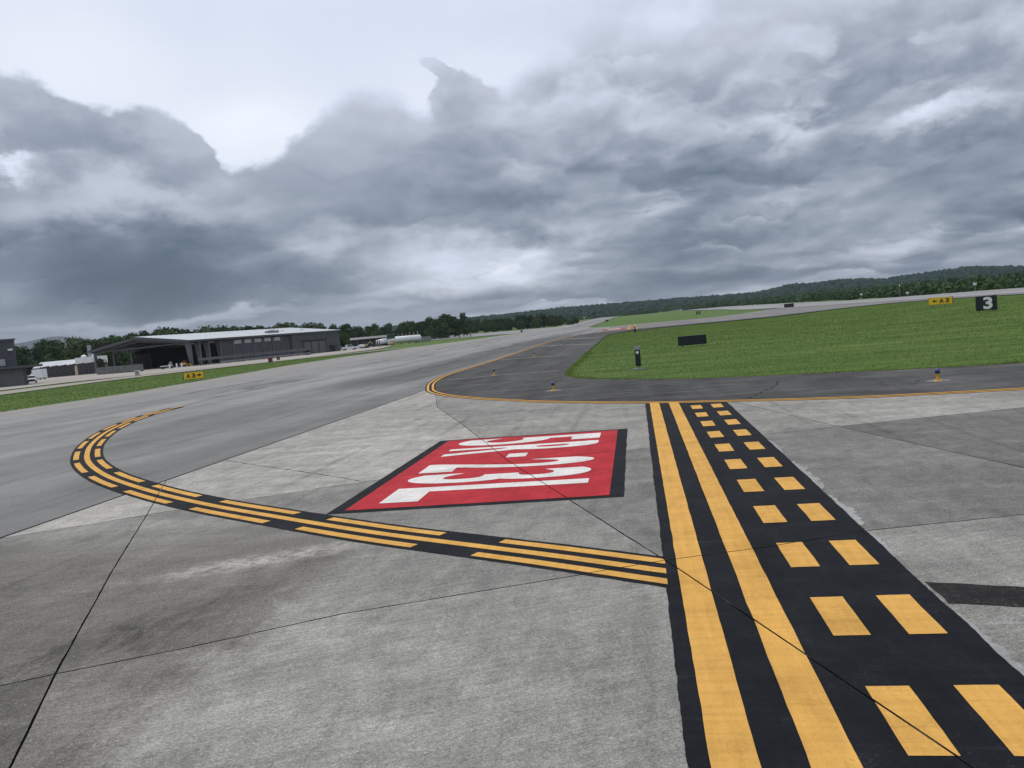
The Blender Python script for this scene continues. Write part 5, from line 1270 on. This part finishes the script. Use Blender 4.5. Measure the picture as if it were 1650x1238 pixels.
# blue edge lights
def edge_light():
    t = thing('edge_light', '', 'edge light', (0, 0, 0), 0, 'blue taxiway edge lights')
    MB().lathe([(0.36, 0.0), (0.36, 0.006)], n=28).build('paint_ring', M['ghost'], t)
    MB().lathe([(0.12, 0.004), (0.12, 0.02), (0.10, 0.035)], n=20).build('base_plate', M['yel'], t)
    MB().lathe([(0.045, 0.03), (0.045, 0.18), (0.062, 0.19), (0.062, 0.25)], n=14).build('stem', M['yel'], t)
    ln = MB().lathe([(0.066, 0.25), (0.075, 0.28), (0.07, 0.36), (0.05, 0.39), (0.01, 0.40)], n=16).build('lens', M['blue'], t, True)
    MB().lathe([(0.08, 0.245), (0.08, 0.262)], n=16).build('collar', M['blackm'], ln)
    return t
el0 = edge_light()
EL = [(9.11, 21.25, 'blue topped yellow edge light at the right on the dark shoulder'), (-4.05, 28.4, 'blue topped yellow edge light in front of the island grass corner'), (-9.5, 43.3, 'small edge light on the first pale stripe of the dark shoulder'), (-10.1, 68.0, 'tiny edge light on the second pale stripe of the dark shoulder'), (-10.6, 100.0, 'tiny edge light far up the dark shoulder')]
for i, (x, y, lb_) in enumerate(EL):
    t = el0 if i == 0 else copy_tree(el0)
    t.location = (x, y, zt(x, y) + 0.018); t['label'] = lb_; t.rotation_euler = (0, 0, i * 0.7)
    if i > 1:
        for ch in t.children:
            if ch.name.startswith('paint_ring'): ch.scale = (0.6, 0.6, 1)

# small far airfield fixtures
def mast(label, loc, h, head='white', wd=1.2):
    t = thing('airfield_marker', label, 'marker', loc, 0)
    MB().tube((0, 0, 0), (0, 0, h), 0.16, 0.12, 8).build('pole', M['lgrey'], t)
    if head == 'white': MB().box((0, 0, h + 0.4), (wd, 0.5, 0.9)).build('head', M['whitep'], t, bevel=0.05)
    else: MB().box((0, 0, h * 0.6), (wd, 0.5, h * 0.8)).build('head', M['blackm'], t, bevel=0.05)
    return t
mast('white topped mast beyond the far end of the taxiway', at(-3.75, 800), 3.8, 'white', 1.7)
mast('small white marker on a pole beyond the runway, left of the yellow sign', at(15.41, 462), 2.4, 'white', 1.1)
mast('thin pale pole standing beyond the runway at the wood edge', at(17.75, 396), 5.0, 'white', 0.3)
mast('white and black marker beside the thin pale pole beyond the runway', at(18.19, 384), 1.2, 'white', 1.1)
mast('small white marker in front of the trees above the black distance sign', at(22.03, 318), 2.2, 'white', 1.0)
for i, (px, d, lb_) in enumerate(((4.45, 480, 'left one of a pair of dark upright boards in the far grass'), (4.62, 480, 'right one of a pair of dark upright boards in the far grass'))):
    mast(lb_, at(px, d), 2.3, 'black', 0.9)
mast('low dark marker board at the right edge of the far taxiway', at(-2.09, 560), 1.6, 'black', 2.2)
mast('squat dark marker board in the grass left of the far taxiway', at(-8.50, 420), 1.3, 'black', 1.1)
mast('thin dark marker post left of the squat board along the far grass strip', at(-13.17, 400), 2.4, 'black', 0.35)
mast('thin dark marker post in front of the clump of trees along the grass strip', at(-12.33, 405), 2.4, 'black', 0.35)

# ------------------------------------------------------------------ haze
HAZE = 6e-05
if HAZE:
    hz = MB().box((0, 700, 118), (13400, 13000, 250)).build('haze', None or M['dgrey'])
    hz.data.materials.clear()
    mt = bpy.data.materials.new('haze'); mt.use_nodes = True; n = NT(mt.node_tree); n.n.clear()
    pv = n.node('ShaderNodeVolumePrincipled', {'Density': HAZE, 'Color': (0.80, 0.88, 1.0, 1), 'Anisotropy': 0.0}); o = n.node('ShaderNodeOutputMaterial')
    n.l.new(pv.outputs[0], o.inputs['Volume']); mt.cycles.homogeneous_volume = True
    hz.data.materials.append(mt); tag(hz, 'thin blue air over the airfield', None, None, 'stuff')
